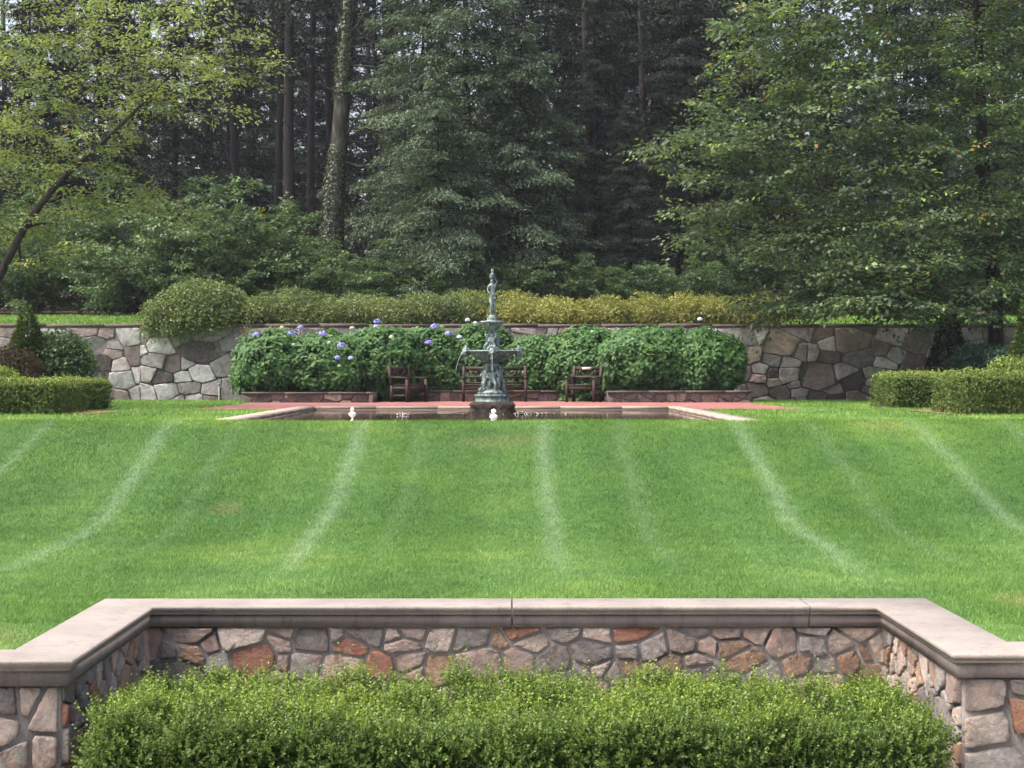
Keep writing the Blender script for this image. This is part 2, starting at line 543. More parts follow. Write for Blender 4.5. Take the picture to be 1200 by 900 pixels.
M['elm'] = leaf_mat('dull_green_leaf', [(0, (0.034, 0.060, 0.036)), (0.45, (0.070, 0.110, 0.058)), (0.75, (0.125, 0.178, 0.088)), (0.96, (0.22, 0.38, 0.07)), (0.975, (0.22, 0.36, 0.07)), (0.99, (0.26, 0.17, 0.06)), (1, (0.32, 0.16, 0.06))], 0.35, 0.5, 0.35)
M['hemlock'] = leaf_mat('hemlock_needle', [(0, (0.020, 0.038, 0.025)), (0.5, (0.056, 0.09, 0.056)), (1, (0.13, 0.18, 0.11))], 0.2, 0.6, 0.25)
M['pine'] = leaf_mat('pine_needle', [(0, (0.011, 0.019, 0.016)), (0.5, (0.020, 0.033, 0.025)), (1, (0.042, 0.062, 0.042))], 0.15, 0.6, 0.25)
M['shrub'] = leaf_mat('understorey_leaf', [(0, (0.03, 0.062, 0.03)), (0.5, (0.065, 0.115, 0.05)), (0.92, (0.12, 0.20, 0.07)), (1, (0.16, 0.19, 0.05))], 0.3, 0.5, 0.35)
M['conifer'] = leaf_mat('conifer_needle', [(0, (0.03, 0.055, 0.016)), (0.5, (0.06, 0.095, 0.024)), (1, (0.11, 0.15, 0.035))], 0.15, 0.6, 0.25)
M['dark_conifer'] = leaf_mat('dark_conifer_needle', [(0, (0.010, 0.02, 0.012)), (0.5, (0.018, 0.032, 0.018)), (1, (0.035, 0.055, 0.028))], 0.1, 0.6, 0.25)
M['bluegreen'] = leaf_mat('blue_green_leaf', [(0, (0.02, 0.05, 0.03)), (0.5, (0.035, 0.08, 0.05)), (1, (0.07, 0.13, 0.08))], 0.2, 0.5, 0.3)
M['dry'] = leaf_mat('dry_stems', [(0, (0.06, 0.045, 0.03)), (1, (0.15, 0.115, 0.075))], 0.1, 0.8, 0.1)
M['ivy'] = leaf_mat('ivy_leaf', [(0, (0.03, 0.045, 0.024)), (1, (0.085, 0.105, 0.06))], 0.15, 0.5, 0.3)


def petal_mat(name, c1, c2):
    m, nt, b = new_mat(name)
    a = N(nt, 'ShaderNodeAttribute', attribute_name='tint')
    r = ramp(nt, [(0, c1), (1, c2)], a.outputs['Fac'])
    nt.links.new(r.outputs[0], b.inputs['Base Color'])
    b.inputs['Roughness'].default_value = 0.6
    return m


M['blue_petal'] = petal_mat('blue_petal', (0.16, 0.18, 0.6), (0.36, 0.38, 0.85))
M['violet_petal'] = petal_mat('violet_petal', (0.22, 0.18, 0.62), (0.38, 0.34, 0.82))
M['pale_petal'] = petal_mat('pale_petal', (0.36, 0.46, 0.7), (0.56, 0.64, 0.8))
M['cream_petal'] = petal_mat('cream_petal', (0.3, 0.46, 0.22), (0.5, 0.62, 0.38))


# ------------------------------------------------------------------ foliage tools
def unit(v):
    return v / (np.linalg.norm(v, axis=-1, keepdims=True) + 1e-9)


DIAMOND = (np.array([(0, 0, 0), (.45, .5, .10), (1, 0, -.08), (.45, -.5, .10)]), np.array([(0, 1, 2, 3)]))
OVAL = (np.array([(0, 0, 0), (.28, .44, .10), (.68, .40, .04), (1, 0, -.14), (.68, -.40, .04), (.28, -.44, .10), (.5, 0, -.02)]),
        np.array([(0, 1, 2, 6), (6, 2, 3, 4), (0, 6, 4, 5)]))
STRIP = (np.array([(0, .5, 0), (0, -.5, 0), (1, -.18, -.1), (1, .18, -.1)]), np.array([(0, 1, 2, 3)]))


def scatter(mb, tmpl, P, A, U, L, W, tint):
    """leaves at P pointing along A with upper side towards U"""
    tv, tf = tmpl
    n = len(P)
    if n == 0:
        return
    A = unit(A)
    S = unit(np.cross(U, A))
    Nn = np.cross(A, S)
    L = np.broadcast_to(L, n)[:, None, None]; W = np.broadcast_to(W, n)[:, None, None]
    v = P[:, None, :] + L * tv[None, :, 0:1] * A[:, None, :] + W * tv[None, :, 1:2] * S[:, None, :] + L * tv[None, :, 2:3] * Nn[:, None, :]
    k = len(tv)
    f = (tf[None] + (np.arange(n) * k)[:, None, None]).reshape(-1, 4)
    t = np.repeat(np.clip(np.broadcast_to(tint, n), 0, 1), k)
    mb.add(v.reshape(-1, 3), quads=f, tint=t)


def rnd_dir(n, rng=None):
    rng = rng or RNG
    return unit(rng.normal(size=(n, 3)))


def wave(P, f, seed):
    """cheap smooth noise in about -1..1"""
    r = np.random.default_rng(seed)
    out = np.zeros(len(P))
    for k in range(5):
        d = unit(r.normal(size=3)) * f * (0.7 + 0.35 * k)
        out += np.sin(P @ d + r.uniform(0, 6.28)) / (1 + 0.25 * k)
    return out / 2.6


def path3(a, b, n=6, lift=0.0, wig=0.06, rng=None):
    rng = rng or RNG
    a, b = np.asarray(a, float), np.asarray(b, float)
    t = np.linspace(0, 1, n)[:, None]
    L = np.linalg.norm(b - a)
    p = a + (b - a) * t
    p[:, 2] += (lift * L * np.sin(t * math.pi))[:, 0]
    w = rng.normal(size=(n, 3)) * wig * L / n ** 0.5
    w[0] = 0; w[-1] = 0
    return p + w


def grow(mb, trunk, radii, clumps, rng, sides=6, min_t=0.25, lift=0.06, tip=0.008, wig=0.07):
    """branches from an existing trunk to every clump centre, each from its best placed earlier node"""
    mb.tube(trunk, radii, 9)
    nodes = [p for p, t in zip(trunk, np.linspace(0, 1, len(trunk))) if t >= min_t]
    nr = [r for r, t in zip(radii, np.linspace(0, 1, len(trunk))) if t >= min_t]
    base = np.asarray(trunk[-1])
    order = np.argsort([min(np.linalg.norm(c - q) for q in nodes) for c in clumps])
    paths = []
    for i in order:
        c = clumps[i]
        nd = np.array(nodes)
        d = np.linalg.norm(nd - c, axis=1)
        pen = np.maximum(0, nd[:, 2] - c[2]) * 1.2
        j = int(np.argmin(d + pen - 1.2 * np.array(nr)))
        L = d[j]
        p = path3(nodes[j], c, max(4, int(L * 2.2) + 3), lift, wig, rng)
        r0 = min(nr[j] * 0.72, 0.014 + 0.022 * L)
        rr = np.linspace(r0, tip, len(p))
        mb.tube(p, rr, sides if r0 > .03 else 4)
        for q, r in list(zip(p, rr))[1:]:
            nodes.append(q); nr.append(r)
        paths.append(p)
    return paths


def fill(ell, n, rng, shell=0.0):
    """points in a union of ellipsoids (c, r)"""
    vol = np.array([r[0] * r[1] * r[2] for _, r in ell]); vol = vol ** 0.8
    out = []
    for (c, r), k in zip(ell, (vol / vol.sum() * n).astype(int) + 1):
        d = rnd_dir(k, rng) * (rng.uniform(shell, 1, k) ** (1 / 3))[:, None]
        out.append(np.asarray(c) + d * np.asarray(r))
    return np.concatenate(out)


def leaves_on(mb, paths, per_m, rng, L=(.1, .15), ratio=.55, spread=.3, flat=.45, frm=.3, tmpl=DIAMOND, droop=.25, seed=0, nl=13, rare=.012, bright=.05):
    """flat leafy sprays (a twig with leaves in two ranks) along the outer part of each branch"""
    O, D, T, S = [], [], [], []
    for p in paths:
        seg = np.linalg.norm(np.diff(p, axis=0), axis=1).sum()
        k = max(4, int(per_m / nl * (seg * (1 - frm) + 0.6)))
        t = (frm + (1 - frm) * rng.random(k) ** .7) * (len(p) - 1)
        i = np.clip(t.astype(int), 0, len(p) - 2)
        f = (t - i)[:, None]
        c = p[i] * (1 - f) + p[i + 1] * f
        d = unit(p[i + 1] - p[i]) * .8 + rng.normal(size=(k, 3)) * np.array([.75, .75, .3])
        d[:, 2] = d[:, 2] * flat + .08
        O.append(c); D.append(unit(d)); T.append(np.clip(rng.normal(.42, .16) + rng.normal(0, .13, k), 0, .8)); S.append(rng.uniform(1.1, 2.6, k) * spread)
    O, D, T, S = np.concatenate(O), np.concatenate(D), np.concatenate(T), np.concatenate(S)
    n = len(O)
    zq = np.argsort(np.argsort(O[:, 2])) / n                 # bright sprays are commoner towards the top
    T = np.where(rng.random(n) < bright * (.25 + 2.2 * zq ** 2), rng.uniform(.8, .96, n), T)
    T = np.where(rng.random(n) < rare, rng.uniform(.97, 1, n), T)
    up = unit(np.array([0, 0, 1.0]) + rng.normal(size=(n, 3)) * .28)
    side = unit(np.cross(up, D))
    for j in range(nl):
        q = (j + .7) / nl
        sg = 1 if j % 2 else -1
        if j == nl - 1:
            sg = 0
        wdt = .32 * S * math.sin(min(1, q * 1.15) * math.pi) * sg
        P = O + D * (S * q)[:, None] + side * (wdt * rng.uniform(.2, 1, n))[:, None] + np.array([0, 0, -1.0]) * (droop * .5 * S * q * q)[:, None] + rng.normal(size=(n, 3)) * .035
        A = D * .6 + side * (sg * .85) + np.array([0, 0, -droop]) + rng.normal(size=(n, 3)) * .28
        s_ = rng.uniform(L[0], L[1], n) * (1.08 - .35 * abs(q - .5))
        scatter(mb, tmpl, P, A, up + rng.normal(size=(n, 3)) * .33, s_, s_ * ratio, T + rng.normal(0, .07, n))


def loc_of(root):
    return np.array(root.location)


# ------------------------------------------------------------------ the ground
TERR = EYE - 0.73
LOW = EYE - 1.9
prof_d = np.array([0, 17.5, 19.3, 20.6, 22.0, 23.5, 24.6, 25.2, 25.6, 26.2, 60])
prof_z = np.array([-1.9, -1.9, -1.88, -1.79, -1.49, -1.12, -.85, -.735, -.70, -.73, -.73]) + EYE


def smooth_prof():
    d = np.linspace(5, 60, 1200)
    z = np.interp(d, prof_d, prof_z)
    k = np.hanning(15); k /= k.sum()
    zs = np.convolve(np.pad(z, 7, mode='edge'), k, mode='valid')
    return d, zs


PD, PZ = smooth_prof()


def lawn_z(x, y):
    x = np.asarray(x, float); y = np.asarray(y, float)
    z = np.interp(y, PD, PZ)
    w = np.clip((y - 11.5) / 2, 0, 1) * np.clip((26 - y) / 1.5, 0, 1)
    return z + .022 * w * (np.sin(x * .9 + y * .5) + .6 * np.sin(x * 2.1 - y * 1.3))


POOL = (-4.15, 3.62, 26.05, 37.4)       # inner water edge x0 x1 y0 y1
CW = 0.40                               # pool coping width


def grid_sheet(name, xs, ys, zf, mat, skip, label_kind='structure'):
    mb = MB()
    XX, YY = np.meshgrid(xs, ys, indexing='ij')
    ZZ = zf(XX, YY)
    v = np.stack([XX, YY, ZZ], -1).reshape(-1, 3)
    ny = len(ys)
    q = []
    for i in range(len(xs) - 1):
        for j in range(ny - 1):
            if skip(.5 * (xs[i] + xs[i + 1]), .5 * (ys[j] + ys[j + 1])):
                continue
            q.append((i * ny + j, (i + 1) * ny + j, (i + 1) * ny + j + 1, i * ny + j + 1))
    mb.add(v, quads=q)
    o = mb.build(name, mat, smooth=True)
    return tag(o, kind=label_kind)


px0, px1, py0, py1 = POOL[0] - CW + .02, POOL[1] + CW - .02, POOL[2] - CW + .02, POOL[3] + CW - .02
xs = np.unique(np.concatenate([[-150, -90, -60, -40, -30, -24], np.arange(-20, 20.1, .5), [24, 30, 40, 60, 90, 150], [px0, px1, -2.45, 2.62]]))
ys = np.unique(np.concatenate([np.arange(9.24, 27, .3), np.arange(27, 47.3, 1.0), [47.2], [py0, py1, 11.2]]))
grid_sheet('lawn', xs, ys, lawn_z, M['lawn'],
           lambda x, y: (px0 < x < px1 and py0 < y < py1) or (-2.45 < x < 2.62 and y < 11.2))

mb = MB(); mb.add([(-200, -200, 0), (200, -200, 0), (200, 9.2, 0), (-200, 9.2, 0), (-2.45, 9.2, 0), (2.62, 9.2, 0), (2.62, 11.25, 0), (-2.45, 11.25, 0)],
                  quads=[(0, 1, 2, 3), (4, 5, 6, 7)])
tag(mb.build('ground', M['paving']), kind='structure')


def hill_z(x, y):
    return EYE + np.interp(y, [46, 47.2, 58, 75, 100, 140, 250, 900], [1.27, 1.28, 1.95, 2.9, 4.6, 7.5, 12, 16]) + \
        .12 * np.sin(x * .35) * np.clip((y - 60) / 20, 0, 1)


xs2 = np.concatenate([[-800, -300, -120, -60], np.arange(-40, 41, 2.5), [60, 120, 300, 800]])
ys2 = np.concatenate([[47.15], np.arange(48, 80, 2), np.arange(80, 150, 6), [200, 300, 500, 900]])
grid_sheet('hillside', xs2, ys2, hill_z, M['litter'], lambda x, y: False)
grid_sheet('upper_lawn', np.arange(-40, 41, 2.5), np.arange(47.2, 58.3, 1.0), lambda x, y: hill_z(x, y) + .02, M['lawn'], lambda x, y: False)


# grass blades: one uncountable mass
def blades():
    mb = MB()
    P = []

    def field(x0f, x1f, y0, y1, n, h, w):
        y = RNG.uniform(y0, y1, n)
        x = RNG.uniform(0, 1, n) * (x1f(y) - x0f(y)) + x0f(y)
        keep = ~((x > POOL[0] - CW - .02) & (x < POOL[1] + CW + .02) & (y > POOL[2] - CW - .02) & (y < POOL[3] + CW))
        keep &= ~((x > -6.25 + .3 * np.sin(y * 2.1)) & (x < 6.1 + .3 * np.sin(y * 1.7)) & (y > 34.6 + .25 * np.sin(x * 3)) & (y < 45))
        keep &= ~((x > -2.72) & (x < 2.88) & (y < 11.45)) & (y > 9.35) & ~((x > 2.6) & (y < 9.6))
        x, y = x[keep], y[keep]
        n = len(x)
        z = lawn_z(x, y) - .004
        hh = h * RNG.uniform(.55, 1.25, n) 
        ang = RNG.uniform(0, 2 * math.pi, n)
        lean = RNG.normal(0, .45, (n, 2)) + .12
        ww = w * RNG.uniform(.6, 1.3, n)
        b0 = np.stack([x - np.cos(ang) * ww / 2, y - np.sin(ang) * ww / 2, z], 1)
        b1 = np.stack([x + np.cos(ang) * ww / 2, y + np.sin(ang) * ww / 2, z], 1)
        tp = np.stack([x + lean[:, 0] * hh, y + lean[:, 1] * hh, z + hh], 1)
        v = np.stack([b0, b1, tp], 1).reshape(-1, 3)
        mb.add(v, tris=np.arange(3 * n).reshape(-1, 3), tint=np.repeat(RNG.random(n), 3))

    hw = lambda k: (lambda y: -.31 * y - k), (lambda k: (lambda y: .315 * y + k))
    L = lambda y: -.34 * y - 2.2
    Rr = lambda y: .345 * y + 2.2
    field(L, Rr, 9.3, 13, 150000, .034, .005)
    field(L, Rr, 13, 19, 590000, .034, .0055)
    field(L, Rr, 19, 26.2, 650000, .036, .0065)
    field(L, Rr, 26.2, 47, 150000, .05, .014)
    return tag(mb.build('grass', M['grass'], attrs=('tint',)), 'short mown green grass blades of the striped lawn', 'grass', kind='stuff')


blades()


def upper_blades():
    mb = MB()
    n = 60000
    x = RNG.uniform(-18, 17, n); y = RNG.uniform(47.3, 58, n)
    z = hill_z(x, y) + .015
    hh = .07 * RNG.uniform(.5, 1.3, n); ang = RNG.uniform(0, 6.28, n)
    ln = RNG.normal(0, .4, (n, 2)); w = .02
    v = np.stack([np.stack([x - np.cos(ang) * w, y - np.sin(ang) * w, z], 1), np.stack([x + np.cos(ang) * w, y + np.sin(ang) * w, z], 1),
                  np.stack([x + ln[:, 0] * hh, y + ln[:, 1] * hh, z + hh], 1)], 1).reshape(-1, 3)
    mb.add(v, tris=np.arange(3 * n).reshape(-1, 3), tint=np.repeat(RNG.random(n), 3))
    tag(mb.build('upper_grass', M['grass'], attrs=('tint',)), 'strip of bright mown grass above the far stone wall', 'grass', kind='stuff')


upper_blades()

# brick terrace round the pool, and the brick path ends under the side hedges
def flat_patch(name, rects, z, mat):
    mb = MB()
    for (x0, x1, y0, y1) in rects:
        mb.add([(x0, y0, z), (x1, y0, z), (x1, y1, z), (x0, y1, z)], quads=[(0, 1, 2, 3)])
    return tag(mb.build(name, mat), kind='structure')


flat_patch('patio', [(-6.3, POOL[0] - CW, 34.6, 45.0), (POOL[1] + CW, 6.15, 34.9, 45.0), (POOL[0] - CW, POOL[1] + CW, POOL[3] + CW, 45.0)], TERR + .008, M['brick'])
flat_patch('path', [(-16, -7.3, 30.4, 32.6), (7.9, 16, 30.2, 33.4)], TERR + .02, M['brick'])

# ------------------------------------------------------------------ rubble masonry
def clip_poly(poly, nx, ny, c):
    """keep n.p <= c"""
    out = []
    m = len(poly)
    for i in range(m):
        a, b = poly[i], poly[(i + 1) % m]
        da, db = nx * a[0] + ny * a[1] - c, nx * b[0] + ny * b[1] - c
        if da <= 0:
            out.append(a)
        if (da < 0 < db) or (db < 0 < da):
            t = da / (da - db)
            out.append((a[0] + (b[0] - a[0]) * t, a[1] + (b[1] - a[1]) * t))
    return out


def rubble(w, h, size, gap, rng, stretch=1.3, square=.35):
    """irregular stones (power diagram) filling w x h"""
    pts, rad = [], []
    target = w * h / (size * size * .8)
    tries = 0
    while len(pts) < target and tries < 9000:
        tries += 1
        r = size * rng.choice([.28, .4, .55, .75], p=[.26, .3, .24, .2]) * rng.uniform(.9, 1.1)
        p = (rng.uniform(.0, w), rng.uniform(0, h))
        ok = True
        for q, rq in zip(pts, rad):
            dx, dy = (p[0] - q[0]) / stretch, p[1] - q[1]
            if dx * dx + dy * dy < (.62 * (r + rq)) ** 2:
                ok = False; break
        if ok:
            pts.append(p); rad.append(r)
    polys = []
    for i, (p, r) in enumerate(zip(pts, rad)):
        poly = [(gap / 2, gap / 2), (w - gap / 2, gap / 2), (w - gap / 2, h - gap / 2), (gap / 2, h - gap / 2)]
        for j, (q, rq) in enumerate(zip(pts, rad)):
            if i == j or abs(q[0] - p[0]) > size * 3.2:
                continue
            dx, dy = (q[0] - p[0]) / stretch ** 2, q[1] - p[1]
            cc = .5 * ((q[0] ** 2 - p[0] ** 2) / stretch ** 2 + q[1] ** 2 - p[1] ** 2 + (r * r - rq * rq) * .8)
            ln = math.hypot(dx, dy)
            nx, ny, c_ = dx / ln, dy / ln, cc / ln
            if square:                          # swing the joint towards level or plumb about its middle
                ex, ey = q[0] - p[0], q[1] - p[1]
                den = nx * ex + ny * ey
                t_ = (c_ - nx * p[0] - ny * p[1]) / den
                mx_, my_ = p[0] + ex * t_, p[1] + ey * t_
                a_ = math.atan2(ny, nx); near = round(a_ / (math.pi / 2)) * math.pi / 2
                a_ += (near - a_) * square
                nx, ny = math.cos(a_), math.sin(a_)
                c_ = nx * mx_ + ny * my_
            poly = clip_poly(poly, nx, ny, c_ - gap / 2)
            if len(poly) < 3:
                break
        if len(poly) >= 3:
            a = .5 * abs(sum(poly[k][0] * poly[(k + 1) % len(poly)][1] - poly[(k + 1) % len(poly)][0] * poly[k][1] for k in range(len(poly))))
            if a > (size * .12) ** 2:
                polys.append(poly)
    return polys


def stones(mb, polys, O, U, Vv, Nn, depth, palette, probs, rng, rnd=1, colf=None):
    O, U, Vv, Nn = (np.asarray(k, float) for k in (O, U, Vv, Nn))
    for poly in polys:
        p = np.array(poly)
        for it in range(rnd if rng.random() < .5 else 0):                          # knock the corners off
            a, b = p, np.roll(p, -1, 0)
            k = rng.uniform(.03, .11)
            p = np.stack([a * (1 - k) + b * k, a * k + b * (1 - k)], 1).reshape(-1, 2)
        # resample
        seg = np.linalg.norm(np.roll(p, -1, 0) - p, axis=1); per = seg.sum()
        m = 36
        cum = np.concatenate([[0], np.cumsum(seg)])
        s = np.linspace(0, per, m, endpoint=False)
        for cv in cum[:-1]:                                # keep the corners
            s[np.argmin(np.abs(s - cv))] = cv
        s = np.sort(s)
        pp = np.concatenate([p, p[:1]])
        ring = np.stack([np.interp(s, cum, pp[:, 0]), np.interp(s, cum, pp[:, 1])], 1)
        c = ring.mean(0)
        sz = per / 4
        ring = ring + rng.normal(0, .007, ring.shape) * sz
        tilt = rng.normal(0, .07, 2)
        dep = depth * rng.uniform(.6, 1.25)
        rings = []
        for (f, n_) in ((1.0, -.35), (1.0, .6), (.975, .92), (.86, 1.0), (.5, 1.03), (.2, 1.02)):
            q = c + (ring - c) * f
            hh = n_ * dep + (rng.normal(0, .13 if f > .8 else .03, m) * dep if n_ > .4 else 0)
            hh = hh + ((q - c) @ tilt if n_ > .4 else 0)
            rings.append(O + q[:, :1] * U + q[:, 1:] * Vv + np.reshape(hh, (-1, 1)) * Nn if np.ndim(hh) else O + q[:, :1] * U + q[:, 1:] * Vv + hh * Nn)
        v = np.concatenate(rings + [(O + c[0] * U + c[1] * Vv + dep * 1.02 * Nn)[None]])
        quads = [(i * m + k, i * m + (k + 1) % m, (i + 1) * m + (k + 1) % m, (i + 1) * m + k) for i in range(5) for k in range(m)]
        tris = [(5 * m + k, 5 * m + (k + 1) % m, 6 * m) for k in range(m)]
        col = np.array(palette[rng.choice(len(palette), p=probs)]) * rng.uniform(.8, 1.2)
        mb.add(v, quads=quads, tris=tris, col=col)


# ------------------------------------------------------------------ the low foreground wall
CT, CB = EYE - 1.5, EYE - 1.5 - .135
inner = [(-9, 8.90), (-2.25, 8.90), (-2.25, 10.98), (2.40, 10.98), (2.40, 9.12), (9, 9.12)]
outer = [(-9, 9.30), (-2.67, 9.30), (-2.67, 11.40), (2.83, 11.40), (2.83, 9.55), (9, 9.55)]
lw = thing('low_stone_wall', 'low stepped rubble wall with pale pink coping behind the box hedge in the foreground', 'wall', (0, 10, 0))


def pt_at(line, s, k):
    a, b = line[k], line[k + 1]
    return (a[0] + (b[0] - a[0]) * s, a[1] + (b[1] - a[1]) * s)


def extrude_coping(pairs, prof, name, mat):
    mb = MB()
    m = len(prof)
    vs = []
    for (i, o) in pairs:
        i, o = np.array(i), np.array(o)
        for t, z in prof:
            p = i + (o - i) * t
            vs.append((p[0], p[1], z))
    q = []
    for k in range(len(pairs) - 1):
        for j in range(m):
            j2 = (j + 1) % m
            q.append((k * m + j, k * m + j2, (k + 1) * m + j2, (k + 1) * m + j))
    mb.add(vs, quads=q)
    for k in (0, len(pairs) - 1):               # end caps as fans
        base = vs[k * m:(k + 1) * m]
        c = np.mean(base, 0)
        mb.add(list(base) + [c], tris=[(j, (j + 1) % m, m) for j in range(m)])
    o = mb.build(name, mat)
    o.parent = lw; o.matrix_parent_inverse = Matrix.Translation((0, -10, 0))
    return o


top_prof = [(.075, CB + .078), (.055, CB + .080), (.042, CB + .090), (.045, CB + .100), (.022, CB + .104), (.008, CB + .112), (.006, CB + .122), (.012, CB + .131), (.03, CT),
            (.97, CT), (.99, CT - .012), (.99, CB + .105), (.93, CB + .078)]
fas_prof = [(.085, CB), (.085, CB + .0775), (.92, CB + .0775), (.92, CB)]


def bx_pair(x, k=2):
    s = (x - inner[k][0]) / (inner[k + 1][0] - inner[k][0])
    return ((x, inner[k][1]), (x, outer[k][1]))


seamsL, seamsR = 0.055, 1.975
pieces = [
    [(inner[0], outer[0]), ((-4.4, 8.90), (-4.4, 9.30))],
    [((-4.393, 8.90), (-4.393, 9.30)), (inner[1], outer[1]), (inner[2], outer[2]), bx_pair(seamsL - .006)],
    [bx_pair(seamsL + .006), bx_pair(seamsR - .004)],
    [bx_pair(seamsR + .004), (inner[3], outer[3]), (inner[4], outer[4]), ((4.6, 9.12), (4.6, 9.55))],
    [((4.607, 9.12), (4.607, 9.55)), (inner[5], outer[5])],
]
for pc in pieces:
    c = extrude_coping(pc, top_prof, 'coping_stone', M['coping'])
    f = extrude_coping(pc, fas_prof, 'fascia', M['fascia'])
    f.parent = c
    f.matrix_parent_inverse = Matrix.Identity(4)
    f.matrix_parent_inverse = (Matrix.Translation((0, 10, 0)) @ c.matrix_parent_inverse).inverted() if False else Matrix.Identity(4)

# mortar body (one mesh) and stone facing
mb = MB()
ib = [(-9, 8.98), (-2.33, 8.98), (-2.33, 11.06), (2.48, 11.06), (2.48, 9.20), (9, 9.20)]
ob = [(-9, 9.26), (-2.62, 9.26), (-2.62, 11.36), (2.79, 11.36), (2.79, 9.51), (9, 9.51)]
vs = []
for a, b in zip(ib, ob):
    vs += [(a[0], a[1], -.1), (a[0], a[1], CB + .002), (b[0], b[1], CB + .002), (b[0], b[1], -.1)]
q = []
for k in range(5):
    for j in range(4):
        q.append((k * 4 + j, k * 4 + (j + 1) % 4, (k + 1) * 4 + (j + 1) % 4, (k + 1) * 4 + j))
mb.add(vs, quads=q)
vs = []
for a, b in zip(inner, outer):
    a, b = np.array(a), np.array(b)
    for t, z in ((.12, CB + .004), (.12, CT - .02), (.88, CT - .02), (.88, CB + .004)):
        p_ = a + (b - a) * t
        vs.append((p_[0], p_[1], z))
mb.add(vs, quads=q)
o = mb.build('mortar_core', M['mortar']); o.parent = lw; o.matrix_parent_inverse = Matrix.Translation((0, -10, 0))

pal_near = [(0.40, 0.32, 0.285), (0.33, 0.17, 0.125), (0.32, 0.30, 0.288), (0.52, 0.45, 0.40), (0.21, 0.195, 0.19), (0.36, 0.25, 0.185)]
prob_near = [.30, .07, .24, .17, .1, .12]
mb = MB()
rg = np.random.default_rng(5)
HH = CB + .05
stones(mb, rubble(4.81, HH, .185, .021, rg, 1.25, .2), (-2.33, 11.06, -.05), (1, 0, 0), (0, 0, 1), (0, -1, 0), .03, pal_near, prob_near, rg)
stones(mb, rubble(2.08, HH, .18, .020, rg, 1.2, .2), (-2.33, 11.06, -.05), (0, -1, 0), (0, 0, 1), (1, 0, 0), .03, pal_near, prob_near, rg)
stones(mb, rubble(1.86, HH, .18, .020, rg, 1.2, .2), (2.48, 9.20, -.05), (0, 1, 0), (0, 0, 1), (-1, 0, 0), .03, pal_near, prob_near, rg)
pal_front = [(0.36, 0.31, 0.28), (0.30, 0.285, 0.27), (0.44, 0.39, 0.35), (0.38, 0.22, 0.15), (0.2, 0.185, 0.18)]
prob_front = [.32, .25, .22, .11, .1]
stones(mb, rubble(3.2, HH, .25, .026, rg, 1.15), (-5.53, 8.98, -.05), (1, 0, 0), (0, 0, 1), (0, -1, 0), .034, pal_front, prob_front, rg)
stones(mb, rubble(3.2, HH, .25, .026, rg, 1.2), (2.48, 9.20, -.05), (1, 0, 0), (0, 0, 1), (0, -1, 0), .034, pal_front, prob_front, rg)
o = mb.build('stone_facing', M['stone'], smooth=True, attrs=('col',)); o.parent = lw; o.matrix_parent_inverse = Matrix.Translation((0, -10, 0))

# ------------------------------------------------------------------ the far retaining wall
WY = 47.0
WT = EYE + 1.37
fw = thing('retaining_wall', 'tall fieldstone retaining wall behind the hydrangeas and the fountain', 'wall', (0, WY, TERR))


def under(o, root):
    o.parent = root
    o.matrix_parent_inverse = Matrix.Translation(-Vector(root.location))
    return o


mb = MB(); mb.box(-40, 40, WY, WY + .45, TERR - .3, WT - .085)
under(mb.build('mortar_core', M['dark_mortar']), fw)
mb = MB()
x = -40
k = 0
while x < 40:
    w = 1.3 + .5 * ((k * 37) % 10) / 10
    mb.box(x, min(40, x + w - .012), WY - .07, WY + .5, WT - .083, WT + .01 * ((k * 13) % 3 - 1)); x += w; k += 1
under(mb.build('coping', M['far_coping']), fw)
pal_far = [(0.36, 0.335, 0.345), (0.22, 0.207, 0.215), (0.08, 0.068, 0.072), (0.28, 0.23, 0.225), (0.47, 0.455, 0.475), (0.15, 0.122, 0.12), (0.26, 0.22, 0.185)]
prob_far = [.24, .18, .10, .2, .12, .1, .06]
mb = MB()
for (x0, w, seed) in ((-24, 14, 3), (-10, 9, 21), (-1, 7.5, 8), (6.5, 9.5, 31), (16, 10, 6)):
    rg = np.random.default_rng(seed)
    stones(mb, rubble(w + .03, WT - .10 - TERR + .12, .54, .020, rg, 1.3, .36), (x0, WY, TERR - .12), (1, 0, 0), (0, 0, 1), (0, -1, 0), .06, pal_far, prob_far, rg, rnd=1)
under(mb.build('stone_facing', M['far_stone'], smooth=True, attrs=('col',)), fw)

# low edging wall of the hydrangea bed: two forward runs, a recess for the seats between them
bw = thing('planter_wall', 'knee-high dark stone edging wall at the foot of the hydrangea bed', 'wall', (0, 43, TERR))
mbm, mbs, mbc = MB(), MB(), MB()
BH = .30
pal_bed = [(0.11, 0.075, 0.066), (0.075, 0.056, 0.053), (0.27, 0.21, 0.175), (0.16, 0.115, 0.095)]
prob_bed = [.38, .27, .15, .2]
for (x0, x1, y, seed, h) in ((-6.55, -3.25, 42.7, 4, .27), (-3.25, 2.62, 45.0, 5, .29), (2.62, 6.25, 43.0, 9, .30)):
    rg = np.random.default_rng(seed)
    mbm.box(x0, x1, y, y + .3, TERR - .1, TERR + h - .045)
    xx = x0
    while xx < x1 - .05:
        w = min(rg.uniform(.7, 1.1), x1 - xx)
        mbc.box(xx, xx + w - .008, y - .05, y + .33, TERR + h - .043, TERR + h + rg.uniform(-.004, .004)); xx += w
    stones(mbs, rubble(x1 - x0, h, .24, .025, rg, 1.3), (x0, y, TERR - .045), (1, 0, 0), (0, 0, 1), (0, -1, 0), .03, pal_bed, prob_bed, rg)
for (x, y0, y1) in ((-3.52, 42.7, 45.0), (2.64, 43.0, 45.0)):
    mbm.box(x, x + .26, y0 + .305, y1 + .3, TERR - .1, TERR + .22)
    mbc.box(x - .02, x + .28, y0 + .34, y1 + .32, TERR + .224, TERR + .262)
under(mbm.build('mortar_core', M['dark_mortar']), bw)
